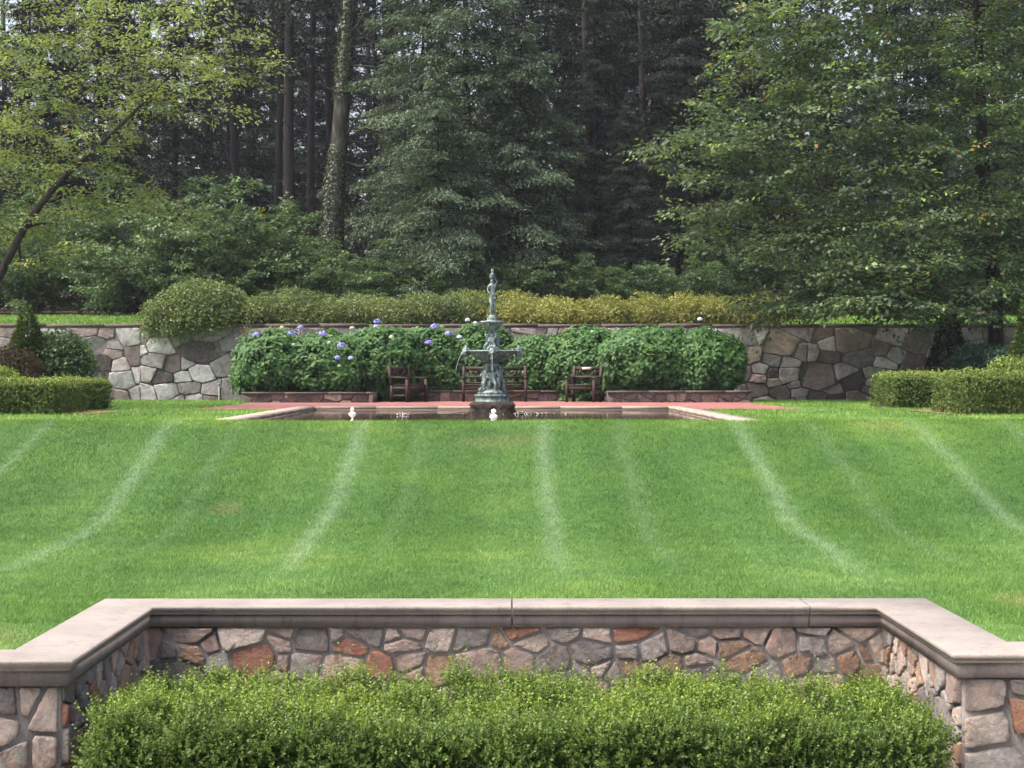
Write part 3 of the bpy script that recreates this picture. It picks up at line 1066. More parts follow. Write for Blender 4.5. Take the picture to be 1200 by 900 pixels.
under(mbc.build('coping', M['far_coping']), bw)
under(mbs.build('stone_facing', M['bed_stone'], smooth=True, attrs=('col',)), bw)
mb = MB(); mb.add([(-6.5, 42.95, 0), (-3.2, 42.95, 0), (-3.2, WY, 0), (-6.5, WY, 0), (-3.2, 45.25, 0), (2.6, 45.25, 0), (2.6, WY, 0), (6.2, 43.25, 0), (6.2, WY, 0), (2.6, 43.25, 0)],
                  quads=[(0, 1, 2, 3), (4, 5, 6, 2), (9, 7, 8, 6)])
o = mb.build('planting_soil', M['soil']); o.location = (0, 0, TERR + .2); tag(o, kind='structure')

# ------------------------------------------------------------------ the pool
WZ = TERR - .065
pool = thing('garden_pool', 'long rectangular reflecting pool with flat tan stone rim in front of the benches', 'pool', (-.26, 31.7, TERR))
x0, x1, y0, y1 = POOL
TOP = TERR + .012
for (a, b, c, d) in ((x0 - CW, x0, y0 - CW, y1 + CW), (x1, x1 + CW, y0 - CW, y1 + CW), (x0 + .003, x1 - .003, y1, y1 + CW), (x0 + .003, x1 - .003, y0 - CW, y0)):
    mb = MB()
    if b - a < 1:
        yy = c
        while yy < d - .1:
            w = min(1.35, d - yy); mb.box(a, b, yy, yy + w - .008, TOP - .06, TOP); yy += w
    else:
        xx = a
        while xx < b - .1:
            w = min(1.35, b - xx); mb.box(xx, xx + w - .008, c, d, TOP - .06, TOP); xx += w
    under(mb.build('coping', M['pool_coping']), pool)
mb = MB()
e = .03
for (a, b, c, d) in ((x0 - .3, x0 - e + .03, y0 - .3, y1 + .3), (x1 - .0, x1 + .3, y0 - .3, y1 + .3), (x0, x1, y1, y1 + .3), (x0, x1, y0 - .3, y0)):
    mb.box(a, b, c, d, TERR - .9, TOP - .062)
mb.box(x0, x1, y0, y1, TERR - .95, TERR - .85)
under(mb.build('basin_wall', M['pool_wall']), pool)
mb = MB()
gx, gy = np.linspace(x0, x1, 60), np.linspace(y0, y1, 90)
GX, GY = np.meshgrid(gx, gy, indexing='ij')
rr = np.hypot(GX + .22, GY - 34.4)
GZ = WZ + .006 * np.sin(rr * 17) * np.exp(-rr / 1.6)
q = [(i * 90 + j, (i + 1) * 90 + j, (i + 1) * 90 + j + 1, i * 90 + j + 1) for i in range(59) for j in range(89)]
mb.add(np.stack([GX, GY, GZ], -1).reshape(-1, 3), quads=q)
tag(mb.build('water', M['water'], smooth=True), kind='structure')

# ------------------------------------------------------------------ the fountain
def skin_part(verts, edges, radii, sub=2):
    me = bpy.data.meshes.new('skin_tmp')
    me.from_pydata([tuple(v) for v in verts], edges, [])
    ob = bpy.data.objects.new('skin_tmp', me); COL.objects.link(ob)
    md = ob.modifiers.new('skin', 'SKIN')
    for i, r in enumerate(radii):
        me.skin_vertices[0].data[i].radius = (r, r)
    me.skin_vertices[0].data[0].use_root = True
    md.use_smooth_shade = True
    s = ob.modifiers.new('sub', 'SUBSURF'); s.levels = sub; s.render_levels = sub
    dg = bpy.context.evaluated_depsgraph_get(); dg.update()
    res = bpy.data.meshes.new_from_object(ob.evaluated_get(dg))
    v = np.array([p.co[:] for p in res.vertices])
    f = [tuple(p.vertices) for p in res.polygons]
    bpy.data.objects.remove(ob); bpy.data.meshes.remove(me); bpy.data.meshes.remove(res)
    return v, [q for q in f if len(q) == 4], [t for t in f if len(t) == 3]


def figure(h, pose='stand'):
    """a sculpted figure of height h standing at the origin, facing -y"""
    if pose == 'stand':
        J = [(0, 0, .52), (.015, 0, .62), (.01, 0, .74), (.0, 0, .82), (-.01, -.005, .86), (-.015, -.01, .92), (-.015, -.01, .975),
             (.045, 0, .48), (.05, -.03, .27), (.045, .0, .04), (.045, -.05, .01),
             (-.045, 0, .48), (-.04, -.05, .28), (-.05, .01, .04), (-.05, -.04, .01),
             (.09, 0, .80), (.13, -.02, .90), (.06, -.02, 1.0),
             (-.10, 0, .79), (-.13, .02, .66), (-.08, -.06, .58), (.03, -.05, .40), (-.03, .03, .30)]
        E = [(0, 1), (1, 2), (2, 3), (3, 4), (4, 5), (5, 6), (0, 7), (7, 8), (8, 9), (9, 10), (0, 11), (11, 12), (12, 13), (13, 14),
             (3, 15), (15, 16), (16, 17), (3, 18), (18, 19), (19, 20), (7, 21), (11, 22)]
        rad = [.075, .062, .075, .06, .03, .05, .035, .06, .042, .025, .02, .06, .042, .025, .02, .033, .026, .02, .033, .026, .02, .06, .06]
    else:   # plump child figure, one knee raised, arms up under the bowl
        J = [(0, 0, .40), (0, -.01, .52), (0, 0, .66), (0, 0, .72), (0, -.02, .80), (0, -.02, .88),
             (.08, -.02, .36), (.12, -.14, .30), (.11, -.10, .08), (.11, -.16, .03),
             (-.08, 0, .36), (-.10, -.06, .20), (-.09, 0, .04), (-.09, -.07, .02),
             (.13, 0, .66), (.19, -.04, .78), (.14, -.06, .95), (-.13, 0, .66), (-.19, -.06, .55), (-.10, -.14, .50)]
        E = [(0, 1), (1, 2), (2, 3), (3, 4), (4, 5), (0, 6), (6, 7), (7, 8), (8, 9), (0, 10), (10, 11), (11, 12), (12, 13),
             (2, 14), (14, 15), (15, 16), (2, 17), (17, 18), (18, 19)]
        rad = [.11, .115, .10, .05, .095, .06, .085, .065, .045, .035, .085, .065, .045, .035, .055, .045, .035, .055, .045, .035]
    v, q, t = skin_part(np.array(J) * h, E, np.array(rad) * h, 2)
    return v, q, t


def put(mb, geo, loc, rz=0.0, sc=1.0):
    v, q, t = geo
    c, s = math.cos(rz), math.sin(rz)
    w = v * sc
    w = np.stack([w[:, 0] * c - w[:, 1] * s, w[:, 0] * s + w[:, 1] * c, w[:, 2]], 1) + np.asarray(loc)
    mb.add(w, quads=q, tris=t)


FX, FY = -.225, 34.4
ft = thing('tiered_fountain', 'tall tiered verdigris bronze fountain topped by a standing figure rising from the pool', 'fountain', (FX, FY, WZ - .3))


def fz(py):
    return EYE + (438 - py) / 2000 * FY - (WZ - .3)


B = M['bronze']
mb = MB()
rg = np.random.default_rng(2)
n = 40
prof = [(.45, 0), (.46, .12), (.43, .25), (.45, .33), (.41, .40), (.44, .47), (.38, .535), (.2, .545), (.0, .55)]
mb.lathe(prof, sides=40, wob=lambda a, z: (1 + .06 * np.sin(a * 4 + z * 9) + .05 * np.sin(a * 9 + z * 17) + .035 * np.sin(a * 15 - z * 40)) / np.maximum(np.abs(np.cos(a)) ** 6 + np.abs(np.sin(a)) ** 6, .2) ** (1 / 6))
mb.build('rock_base', M['rock'], ft)
z0 = fz(474.3)
mb = MB()
mb.lathe([(.0, z0), (.375, z0), (.375, z0 + .035), (.345, z0 + .045), (.335, z0 + .16), (.36, z0 + .175), (.36, z0 + .205), (.30, z0 + .21), (0, z0 + .21)], sides=8)
o = mb.build('plinth', B, ft)
z1 = z0 + .21
mb = MB()
mb.lathe([(.27, z1), (.30, z1 + .03), (.22, z1 + .08), (.14, z1 + .13), (.095, z1 + .2), (.08, z1 + .3), (.085, z1 + .42), (.12, z1 + .5), (.15, z1 + .56), (.15, z1 + .6), (.1, z1 + .64), (.1, z1 + .68)],
         sides=24, wob=lambda a, z: 1 + .07 * np.sin(a * 8))
for k in range(3):
    a = k * 2 * math.pi / 3 - math.pi / 2 + math.pi / 3
    for s in (0, 1):      # scroll feet
        th = np.linspace(0, 4.2, 12)
        mb.tube(np.stack([(.22 + .07 * np.cos(th) * (1 - th / 9)) * math.cos(a) - 0 * th, (.22 + .07 * np.cos(th) * (1 - th / 9)) * math.sin(a), z1 + .07 + .06 * np.sin(th)], 1), np.linspace(.04, .025, 12), 6)
mb.build('pedestal', B, ft, smooth=True)
kid = figure(.58, 'child')
for k in range(3):
    a = k * 2 * math.pi / 3 + R(-90 + 60)
    if k == 2:
        pass
    mb = MB(); put(mb, kid, (.16 * math.cos(a), .16 * math.sin(a), z1 + .07), a + math.pi / 2, 1.0)
    mb.build('child_figure', B, ft, smooth=True)
mb = MB(); put(mb, kid, (.0, -.13, z1 + .05), 0, .95); mb.build('child_figure', B, ft, smooth=True)
zb = fz(424)
zr = fz(411)
mb = MB()
mb.lathe([(.09, zb - .02), (.13, zb), (.26, zb + .03), (.38, zb + .09), (.455, zb + .165), (.475, zr - .03), (.50, zr - .02), (.505, zr), (.48, zr + .008), (.44, zr - .012), (.3, zr - .06), (.1, zr - .09), (0, zr - .09)],
         sides=48, wob=lambda a, z: 1 + .012 * np.sin(a * 24))
basin = mb.build('basin', B, ft, smooth=True)
for k in range(4):
    a = k * math.pi / 2 + math.pi
    cx, cy = .53 * math.cos(a), .53 * math.sin(a)
    mb = MB()
    mb.ball((cx, cy, zr - .03), .085, (1, 1, 1.15), 12, .12)
    mb.ball((cx * 1.12, cy * 1.12, zr - .06), .045, (1, 1, .9), 8, .1)
    for s in range(7):
        t = s / 6 * math.pi
        sx, sy = -math.sin(a), math.cos(a)
        mb.ball((cx + sx * .085 * math.cos(t), cy + sy * .085 * math.cos(t), zr - .01 + .085 * math.sin(t)), .036, seg=7, lump=.15)
    mb.ball((cx * .97, cy * .97, zr - .14), .045, (1, 1, 1.6), 8, .12)
    mb.build('mask', B, basin, smooth=True)
zu = fz(386)
mb = MB()
mb.lathe([(.16, zr - .09), (.15, zr - .02), (.09, zr + .05), (.06, zr + .14), (.055, zu - .12), (.08, zu - .05), (.12, zu)], sides=20, wob=lambda a, z: 1 + .08 * np.sin(a * 6))
mb.build('stem', B, ft, smooth=True)
kid2 = figure(.42, 'child')
for k in range(3):
    a = k * 2 * math.pi / 3 - math.pi / 2
    mb = MB(); put(mb, kid2, (.095 * math.cos(a), .095 * math.sin(a), zr - .03), a + math.pi / 2, 1.0)
    mb.build('child_figure', B, ft, smooth=True)
zt = fz(376.5)
mb = MB()
mb.lathe([(.07, zu - .03), (.12, zu), (.17, zu + .05), (.215, zt - .045), (.25, zt - .03), (.255, zt), (.22, zt + .005), (.16, zt - .02), (.1, zt + .03), (.12, zt + .06), (.08, zt + .09), (.085, fz(369.5)), (0, fz(369.5))], sides=32)
mb.build('tray', B, ft, smooth=True)
zs = fz(370)
Hs = (fz(326) - zs)
mb = MB(); put(mb, figure(Hs), (0, 0, zs), R(25), 1.0)
statue = mb.build('statue', B, ft, smooth=True)
zj = zs + Hs * .985
mb = MB()
mb.lathe([(.015, zj - .02), (.05, zj + .0), (.065, zj + .04), (.055, zj + .075), (.07, zj + .085), (.03, zj + .1), (.018, zj + .12), (.03, zj + .15), (.02, zj + .19), (0, zj + .2)], sides=14)
mb.build('urn', B, ft, smooth=True)


def jet_mat():
    m, nt, b = new_mat('falling_water')
    b.inputs['Base Color'].default_value = (0.75, 0.8, 0.83, 1)
    b.inputs['Roughness'].default_value = 0.15
    b.inputs['Transmission Weight'].default_value = 0.55
    b.inputs['IOR'].default_value = 1.2
    return m


M['jet'] = jet_mat()
for (a, lab) in ((math.pi, 'thin jet of water arching down left of the fountain basin'), (-math.pi / 2, 'thin white stream of water falling down the front of the fountain')):
    base = Vector((FX, FY, WZ - .3))
    t = np.linspace(0, 1, 14)
    r = .60 + .14 * t
    zz = zr - .06 - .32 * t ** 2 - .04 * t
    mb = MB(); mb.tube(np.stack([r * math.cos(a) + base.x, r * math.sin(a) + base.y, zz + base.z], 1), np.full(14, .0045), 5)
    tag(mb.build('water_jet', M['jet'], smooth=True), lab, 'water jet')

for px, py, rad_, lab in ((471, 486.5, .10, 'small white splash on the pool water left of the fountain'), (622, 485.5, .22, 'line of white water specks on the pool right of the fountain')):
    d_ = (EYE - WZ) * 2000 / (py - 438)
    c_ = Vector((X(px, d_), d_, WZ))
    rgs = np.random.default_rng(int(px)); mb = MB()
    for k in range(22):
        dx, dy = rgs.normal(0, rad_ * (2.2 if rad_ > .15 else .6)), rgs.normal(0, .12)
        hgt = abs(rgs.normal(0, .03)) * math.exp(-abs(dx) / rad_ * .5)
        mb.ball((c_.x + dx, c_.y + dy, c_.z + .005 + hgt), rgs.uniform(.004, .011), (1.3, 1.3, .7), 6)
    tag(mb.build('splash', M['white'], smooth=True), lab, 'splash', kind='stuff')

# little white turned ornaments on the near rim of the pool
def ornament(px, d, label, full):
    h = .215
    t = thing('white_ornament', label, 'garden ornament', (X(px, d), d, TOP if d > POOL[2] - CW else TERR))
    mb = MB()
    if full:
        p = [(0, 0), (.032, 0), (.03, .01), (.014, .022), (.012, .05), (.035, .07), (.055, .095), (.056, .118), (.035, .138), (.014, .146), (.012, .152), (.028, .165), (.03, .18), (.018, .195), (.006, .208), (0, .216)]
    else:
        p = [(0, 0), (.05, 0), (.05, .012), (.035, .02), (.05, .035), (.062, .062), (.055, .088), (.03, .104), (.015, .11), (.03, .118), (.04, .14), (.038, .16), (.022, .178), (0, .184)]
    mb.lathe(p, sides=20)
    mb.build('turned_body', M['white'], t, smooth=True)


ornament(413, 25.9, 'small white turned ornament with a pointed tip at the left of the pool front', True)
ornament(578.5, 25.95, 'small white ornament of two stacked balls in front of the fountain rock', False)

# ------------------------------------------------------------------ seats
def seat(name, label, W, loc, rz, modules, plaque=False, group=None):
    t = thing(name, label, 'bench' if W > 1 else 'armchair', loc, rz, group)
    D, SH, BHt, AH = .54, .42, .90, .63
    w = .07
    Wd = M['wood']

    def part(nm, fn):
        m = MB(); fn(m); return m.build(nm, Wd, t)
    for s in (-1, 1):
        xx = s * (W / 2 - w / 2)
        part('leg', lambda m: m.bar((xx, -D / 2, 0), (xx, -D / 2, AH - .035), w, w, (0, 1, 0)))
        part('leg', lambda m: (m.bar((xx, D / 2 - .02, 0), (xx, D / 2 - .02, SH), w, w, (0, 1, 0)), m.bar((xx, D / 2 - .02, SH), (xx, D / 2 + .09, BHt + .02), w, w, (0, 1, 0))))
        part('arm', lambda m: m.bar((xx, -D / 2 - .05, AH - .015), (xx, D / 2 + .0, AH + .0), .085, .035))
        part('side_rail', lambda m: (m.bar((xx, -D / 2, SH - .07), (xx, D / 2, SH - .07), .04, .08), m.bar((xx, -D / 2, .16), (xx, D / 2, .16), .035, .05)))
    iw = W / 2 - w

    def yb(z):
        return D / 2 - .02 + .11 * max(0, z - SH) / (BHt - SH)

    def slats(m):
        for k in range(6):
            y = -D / 2 + .0 + k * (D - .05) / 5
            m.bar((-W / 2 + .01 if 0 < k < 5 else -iw, y, SH + (.012 if k < 4 else 0)), (W / 2 - .01 if 0 < k < 5 else iw, y, SH + (.012 if k < 4 else 0)), .078, .025)
    part('seat', slats)
    part('apron', lambda m: m.bar((-iw, -D / 2, SH - .065), (iw, -D / 2, SH - .065), .035, .095))
    tr = part('top_rail', lambda m: m.bar((-iw, yb(.855), .855), (iw, yb(.855), .855), .04, .10))
    if plaque:
        m = MB(); m.box(-.155, .095, yb(.86) - .032, yb(.86) - .0215, .825, .885); o = m.build('plaque', M['plaque'], tr)
    part('middle_rail', lambda m: m.bar((-iw, yb(.635), .635), (iw, yb(.635), .635), .04, .065))
    if W > 1:
        part('lower_rail', lambda m: m.bar((-iw, yb(.5), .48), (iw, yb(.5), .48), .035, .05))

    zb_, zt_ = .668, .805
    mw = 2 * iw / modules
    h = zt_ - zb_
    for k in range(modules):
        c = -iw + mw * (k + .5)
        for sg in (-1, 1):
            th = np.linspace(0, math.pi / 2, 8)
            rx = min(h * 1.15, mw * .3)
            pts = np.array([(c + sg * (.018 + rx * math.sin(a)), yb(.73), zb_ + h * (1 - math.cos(a))) for a in th])
            part('arched_brace', lambda m: m.tube(pts, np.full(8, .021), 6))
            part('upright', lambda m: m.bar((c + sg * (mw / 2 - .12), yb(zb_), zb_ - .01), (c + sg * (mw / 2 - .12), yb(zt_), zt_ + .01), .028, .05, (0, 1, 0)))
    return t


seat('garden_bench', 'long dark brown wooden garden bench directly behind the fountain', 1.68, (X(579.5, 44.2), 44.2, TERR + .01), 0, 2)
seat('garden_armchair', 'dark brown wooden armchair turned sideways, left of the fountain', .80, (X(479, 43.6), 43.6, TERR + .01), R(52), 1)
seat('garden_armchair', 'dark brown wooden armchair with a pale plaque on its top rail, right of the fountain', .80, (X(684, 43.6), 43.6, TERR + .01), R(-21), 1, True)

# ------------------------------------------------------------------ clipped hedges
def hedge(name, label, cat, x0, x1, y0, y1, z0, z1, leaf, n_shoot, mat, seed, n_in, shoot=(.06, .12), lump=.05, ratio=.55, spikes=.05, top_bright=0.0, group=None, rough=.25, faces=(.36, .5, .14), pairs=5, tuft=None):
    rg = np.random.default_rng(seed)
    c = np.array([(x0 + x1) / 2, (y0 + y1) / 2, z0])
    t = thing(name, label, cat, tuple(c), group=group)
    sx, sy, h = (x1 - x0) / 2, (y1 - y0) / 2, z1 - z0
    mb = MB()
    # points on the rounded box surface: top / front / sides
    n = n_shoot
    u = rg.random(n)
    P = np.zeros((n, 3)); Nn = np.zeros((n, 3))
    top = u < faces[0]; fr = (u >= faces[0]) & (u < faces[0] + faces[1]); sd_ = ~(top | fr)
    P[top] = np.stack([rg.uniform(-sx, sx, top.sum()), rg.uniform(-sy, sy, top.sum()), np.full(top.sum(), h)], 1); Nn[top] = (0, 0, 1)
    k = fr.sum(); s = np.where(rg.random(k) < .86, -1, 1)
    P[fr] = np.stack([rg.uniform(-sx, sx, k), s * sy, h * rg.random(k) ** .9], 1); Nn[fr] = np.stack([0 * s, s, 0 * s], 1)
    k = sd_.sum(); s = np.where(rg.random(k) < .5, -1, 1)
    P[sd_] = np.stack([s * sx, rg.uniform(-sy, sy, k), h * rg.random(k) ** .9], 1); Nn[sd_] = np.stack([s, 0 * s, 0 * s], 1)
    # round the shoulders
    rad = min(sx, sy, h) * .26
    q = P.copy()
    core = np.stack([np.clip(q[:, 0], -sx + rad, sx - rad), np.clip(q[:, 1], -sy + rad, sy - rad), np.minimum(q[:, 2], h - rad)], 1)
    dv = q - core; dl = np.linalg.norm(dv, axis=1, keepdims=True)
    q = np.where(dl > rad, core + dv / (dl + 1e-9) * rad, q)
    Nn = unit(dv + 1e-6 * Nn + .15 * Nn)
    wv = wave(q * np.array([1, 1, 1.0]), 3.2, seed) * .6 + wave(q, 8.5, seed + 1) * .5
    q = q + Nn * (lump * wv)[:, None]
    depth = rg.random(n) ** 1.6 * rough
    q = q - Nn * depth[:, None]
    # shoots with leaf pairs
    D = unit(Nn * .7 + np.array([0, 0, .75]) + rg.normal(size=(n, 3)) * .42)
    Ls = rg.uniform(shoot[0], shoot[1], n)
    spike = (rg.random(n) < spikes) & (q[:, 2] > h * .75)
    Ls = np.where(spike, Ls * rg.uniform(1.5, 2.4, n), Ls)
    D[spike] = unit(np.array([0, 0, 1.0]) + rg.normal(size=(spike.sum(), 3)) * .22)
    if tuft:
        K, tr_, fan = tuft
        idx = rg.integers(0, K, n)
        off = rg.normal(size=(n, 3)) * tr_
        lift = (rg.normal(0, 1, K) * tr_ * .55)[idx]
        cen = q[:K][idx]; cn = Nn[:K][idx]; depth = depth[:K][idx]; Nn = cn
        q = cen + off - cn * (np.sum(off * cn, 1) * .5)[:, None] + cn * lift[:, None]
        D = unit(cn * .45 + np.array([0, 0, .95]) + off / tr_ * fan + rg.normal(size=(n, 3)) * .2)
        spike = (rg.random(K) < spikes)[idx] & (cn[:, 2] > .6) & (rg.random(n) < .3)
        Ls = rg.uniform(shoot[0], shoot[1], n) * np.where(spike, rg.uniform(1.4, 2.1, n), 1)
        D[spike] = unit(np.array([0, 0, 1.0]) + rg.normal(size=(spike.sum(), 3)) * .15)
        clump = rg.random(K)[idx]
    else:
        clump = wave(q, 5.5, seed + 4) * .5 + .5
    for k in range(pairs):
        tt = (k + .6) / pairs
        Pk = q + D * (Ls * tt)[:, None]
        for s in (0, 1):
            side = unit(np.cross(D, rnd_dir(n, rg)))
            A = side * .8 + D * .75
            lf = leaf * rg.uniform(.75, 1.2, n) * (1.05 - .35 * tt)
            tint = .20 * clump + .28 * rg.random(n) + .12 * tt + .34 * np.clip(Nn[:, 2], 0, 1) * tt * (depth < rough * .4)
            scatter(mb, DIAMOND, Pk, A, D + rg.normal(size=(n, 3)) * .3, lf, lf * ratio, tint)
    # leaves and stems further in
    m = n_in
    Pi = np.stack([rg.uniform(-sx + .05, sx - .05, m), rg.uniform(-sy + .05, sy - .05, m), rg.uniform(.02, h - .06, m)], 1)
    Pi[:, :2] *= (0.97 - .1 * (rg.random(m)))[:, None]
    lf = leaf * rg.uniform(1.0, 1.8, m)
    scatter(mb, DIAMOND, Pi, rnd_dir(m, rg), rnd_dir(m, rg), lf, lf * .65, .5 * rg.random(m))
    mb.build('foliage', mat, t, attrs=('tint',))
    mb = MB()
    for k in range(int(110 * (sx * 2) / 2)):
        a = np.array([rg.uniform(-sx * .95, sx * .95), rg.uniform(-sy * .9, sy * .9), 0])
        b = a + np.array([rg.normal(0, .12), rg.normal(-.05, .14), h * rg.uniform(.6, .97)])
        b[0] = np.clip(b[0], -sx + .03, sx - .03); b[1] = np.clip(b[1], -sy + .03, sy - .03)
        mb.tube(path3(a, b, 5, 0, .12, rg), np.linspace(.009, .003, 5), 4)
    mb.build('stems', M['twig'], t)
    return t


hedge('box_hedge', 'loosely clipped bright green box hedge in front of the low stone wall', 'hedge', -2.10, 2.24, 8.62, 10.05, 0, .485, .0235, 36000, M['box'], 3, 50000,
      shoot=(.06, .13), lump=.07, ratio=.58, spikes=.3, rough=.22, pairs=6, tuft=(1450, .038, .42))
hedge('box_hedge', 'low clipped hedge at the left edge of the lawn, nearer of the pair', 'hedge', -12.5, X(85, 31.2), 30.2, 32.2, TERR - .02, TERR + .57, .045, 9000, M['box_far'], 13, 14000, shoot=(.06, .12), lump=.05, spikes=.03, rough=.16, group='clipped hedges beside the lawn')
hedge('box_hedge', 'low clipped hedge end by the left wall, behind the nearer left hedge', 'hedge', X(60, 34), X(116, 34), 33.0, 35.2, TERR - .02, TERR + .55, .045, 5000, M['box_far'], 17, 7000, shoot=(.06, .12), lump=.05, spikes=.03, rough=.16, group='clipped hedges beside the lawn')
hedge('box_hedge', 'short clipped hedge at right with its top level, farther of the pair', 'hedge', X(1034, 36.5), X(1106, 36.5), 35.6, 37.6, TERR - .02, TERR + .67, .045, 5000, M['box_far'], 19, 8000, shoot=(.06, .12), lump=.05, spikes=.03, rough=.16, group='clipped hedges beside the lawn')
hedge('box_hedge', 'clipped hedge at the right edge with bare brown stems showing at its foot', 'hedge', X(1112, 31), 13.5, 30.1, 32.1, TERR - .02, TERR + .69, .045, 9000, M['box_far'], 23, 12000, shoot=(.06, .13), lump=.06, spikes=.05, rough=.16, group='clipped hedges beside the lawn')

# ------------------------------------------------------------------ hydrangeas
def flower_head(mb, c, r, rg):
    n = 70
    d = rnd_dir(n, rg); d[:, 2] = np.abs(d[:, 2]) * .9 - .25 * rg.random(n); d = unit(d)
    P = np.asarray(c) + d * r * np.array([1, 1, .85]) * rg.uniform(.88, 1.04, n)[:, None]
    for k in range(4):
        ang = k * math.pi / 2 + rg.uniform(0, .4, n)
        s1 = unit(np.cross(d, np.array([.3, .2, 1.0]))); s2 = np.cross(d, s1)
        A = s1 * np.cos(ang)[:, None] + s2 * np.sin(ang)[:, None] + d * .25
        scatter(mb, DIAMOND, P, A, d, .022, .024, rg.random(n))


def hydrangea(label, cx, cy, rx, ry, h, seed, n_ros, flowers, leaf=.20):
    rg = np.random.default_rng(seed)
    z0 = TERR + .2
    t = thing('hydrangea', label, 'hydrangea', (cx, cy, z0), group='hydrangeas along the stone wall')
    mb = MB()
    n = n_ros
    d = rnd_dir(n, rg)
    d[:, 1] = -np.abs(d[:, 1]) * np.where(rg.random(n) < .8, 1, -1)
    d[:, 2] = np.where(d[:, 2] < 0, d[:, 2] * .75, d[:, 2])
    e = 2.7
    dn = (np.abs(d) ** e).sum(1, keepdims=True) ** (-1 / e)
    S = d * dn * np.array([rx, ry, h * .5])
    S[:, 2] += h * .5
    lum = 1 + .13 * wave(S, 2.6, seed) + .10 * wave(S, 6.5, seed + 2)
    S[:, 0] *= lum; S[:, 1] *= lum; S[:, 2] = h * .5 + (S[:, 2] - h * .5) * lum
    inn = rg.random(n) ** 2.2 * .35
    S = S * (1 - inn)[:, None] * np.array([1, 1, 0]) + np.stack([0 * inn, 0 * inn, S[:, 2] * (1 - inn * .4)], 1)
    S[:, 2] = np.maximum(S[:, 2] - .12 * (1 - S[:, 2] / h), -.10)
    nrm = unit(d * np.array([1, 1, .8]) + np.array([0, -.1, .35]) + rg.normal(size=(n, 3)) * .22)
    s1 = unit(np.cross(nrm, np.array([.2, .1, 1.0]) + rg.normal(size=(n, 3)) * .2)); s2 = np.cross(nrm, s1)
    ph = rg.uniform(0, 6.28, n)
    fresh = rg.random(n)
    for k in range(8):
        lv = k // 2
        a = ph + (k % 2) * math.pi + lv * math.pi / 2 + rg.normal(0, .2, n)
        out = s1 * np.cos(a)[:, None] + s2 * np.sin(a)[:, None]
        L = leaf * rg.uniform(.75, 1.2, n) * (.55 + .18 * lv if lv < 3 else 1.05)
        P = S - nrm * (.035 * lv) + out * .012
        A = out + nrm * (.45 - .22 * lv)[None, None] if np.ndim(lv) else out + nrm * (.45 - .28 * lv)
        A[:, 2] -= .25
        tint = .25 * fresh + .5 * rg.random(n) + (.22 if lv == 0 else .05) * (inn < .1)
        scatter(mb, OVAL, P, A, nrm + np.array([0, 0, .45]) + rg.normal(size=(n, 3)) * .15, L, L * .62, tint)
    mb.build('foliage', M['hydrangea'], t, attrs=('tint',))
    mb = MB()
    for k in range(26):
        a = np.array([rg.uniform(-rx, rx) * .5, rg.uniform(-ry, ry) * .4, -.15]); b = S[rg.integers(n)] * np.array([.9, .9, .92])
        mb.tube(path3(a, b, 5, .05, .06, rg), np.linspace(.009, .004, 5), 4)
    mb.build('stems', M['twig'], t)
    for (px, py, rpx, kind) in flowers:
        y = cy - ry * .92 if py > 388 else cy - ry * .55
        p = at(px, py, y)
        mb = MB(); flower_head(mb, (p.x - cx, p.y - cy - .06, p.z - z0), rpx / 2000 * y, rg)
        mb.build('flower_head', M[kind], t, attrs=('tint',))


b_, v_, p_, c_ = 'blue_petal', 'violet_petal', 'pale_petal', 'cream_petal'
HY = [
    ('hydrangea with blue and violet heads at the left end of the bed', 318, 44.8, 36, 1.5, 389, [(301, 393, 4.6, v_), (342.5, 391.5, 5.2, b_), (352.5, 384.5, 4, b_), (331, 384.5, 2.6, c_), (345, 404, 2.2, c_)]),
    ('hydrangea with the largest violet heads, second from the left end', 382, 44.9, 42, 1.5, 388, [(378.5, 392.5, 5.4, v_), (400.5, 406, 5.4, v_), (396, 420, 4, b_), (411.5, 420, 3.4, p_), (386, 402, 2.4, c_), (413, 385, 2.8, c_), (398, 429, 2, c_)]),
    ('hydrangea with one tall blue head standing behind the left armchair', 446, 45.3, 42, 1.2, 385, [(442.5, 377.5, 4.2, b_), (441, 383, 3, p_), (459, 395.5, 2.8, c_), (434, 403, 1.8, c_)]),
    ('hydrangea with four blue heads left of the fountain basin', 507, 46.0, 38, .85, 388, [(509, 383.5, 4.6, b_), (525.5, 391.5, 4.2, b_), (502, 402.5, 5, v_), (538.5, 395.5, 3.2, p_)]),
    ('hydrangea with two pale heads behind the fountain statue', 563, 46.0, 30, .8, 381, [(548, 375.5, 2.8, p_), (557.5, 379, 2.8, p_)]),
    ('flowerless hydrangea between the fountain and the right armchair', 625, 46.0, 38, .8, 391, []),
    ('flowerless hydrangea behind the right armchair', 690, 45.6, 40, 1.1, 386, [(694, 389, 1.8, c_)]),
    ('tall hydrangea in the right half with a single pale bud', 757, 45.0, 46, 1.45, 382, [(764, 406.5, 2.4, p_), (741, 398, 2, b_)]),
    ('rounded hydrangea at the right end with one pale head above it', 824, 45.0, 44, 1.45, 386, [(820, 374.5, 3, p_)]),
]
for k, (lab, px, cy, rpx, ry, ty, fl) in enumerate(HY):
    dfr = cy - ry * .4
    h = EYE + (438 - ty) / 2000 * dfr - (TERR + .2)
    hydrangea(lab, X(px, cy - ry * .5), cy, rpx * 1.24 / 2000 * cy, ry * 1.12, h, 100 + k, 900 if ry > 1 else 650, fl)

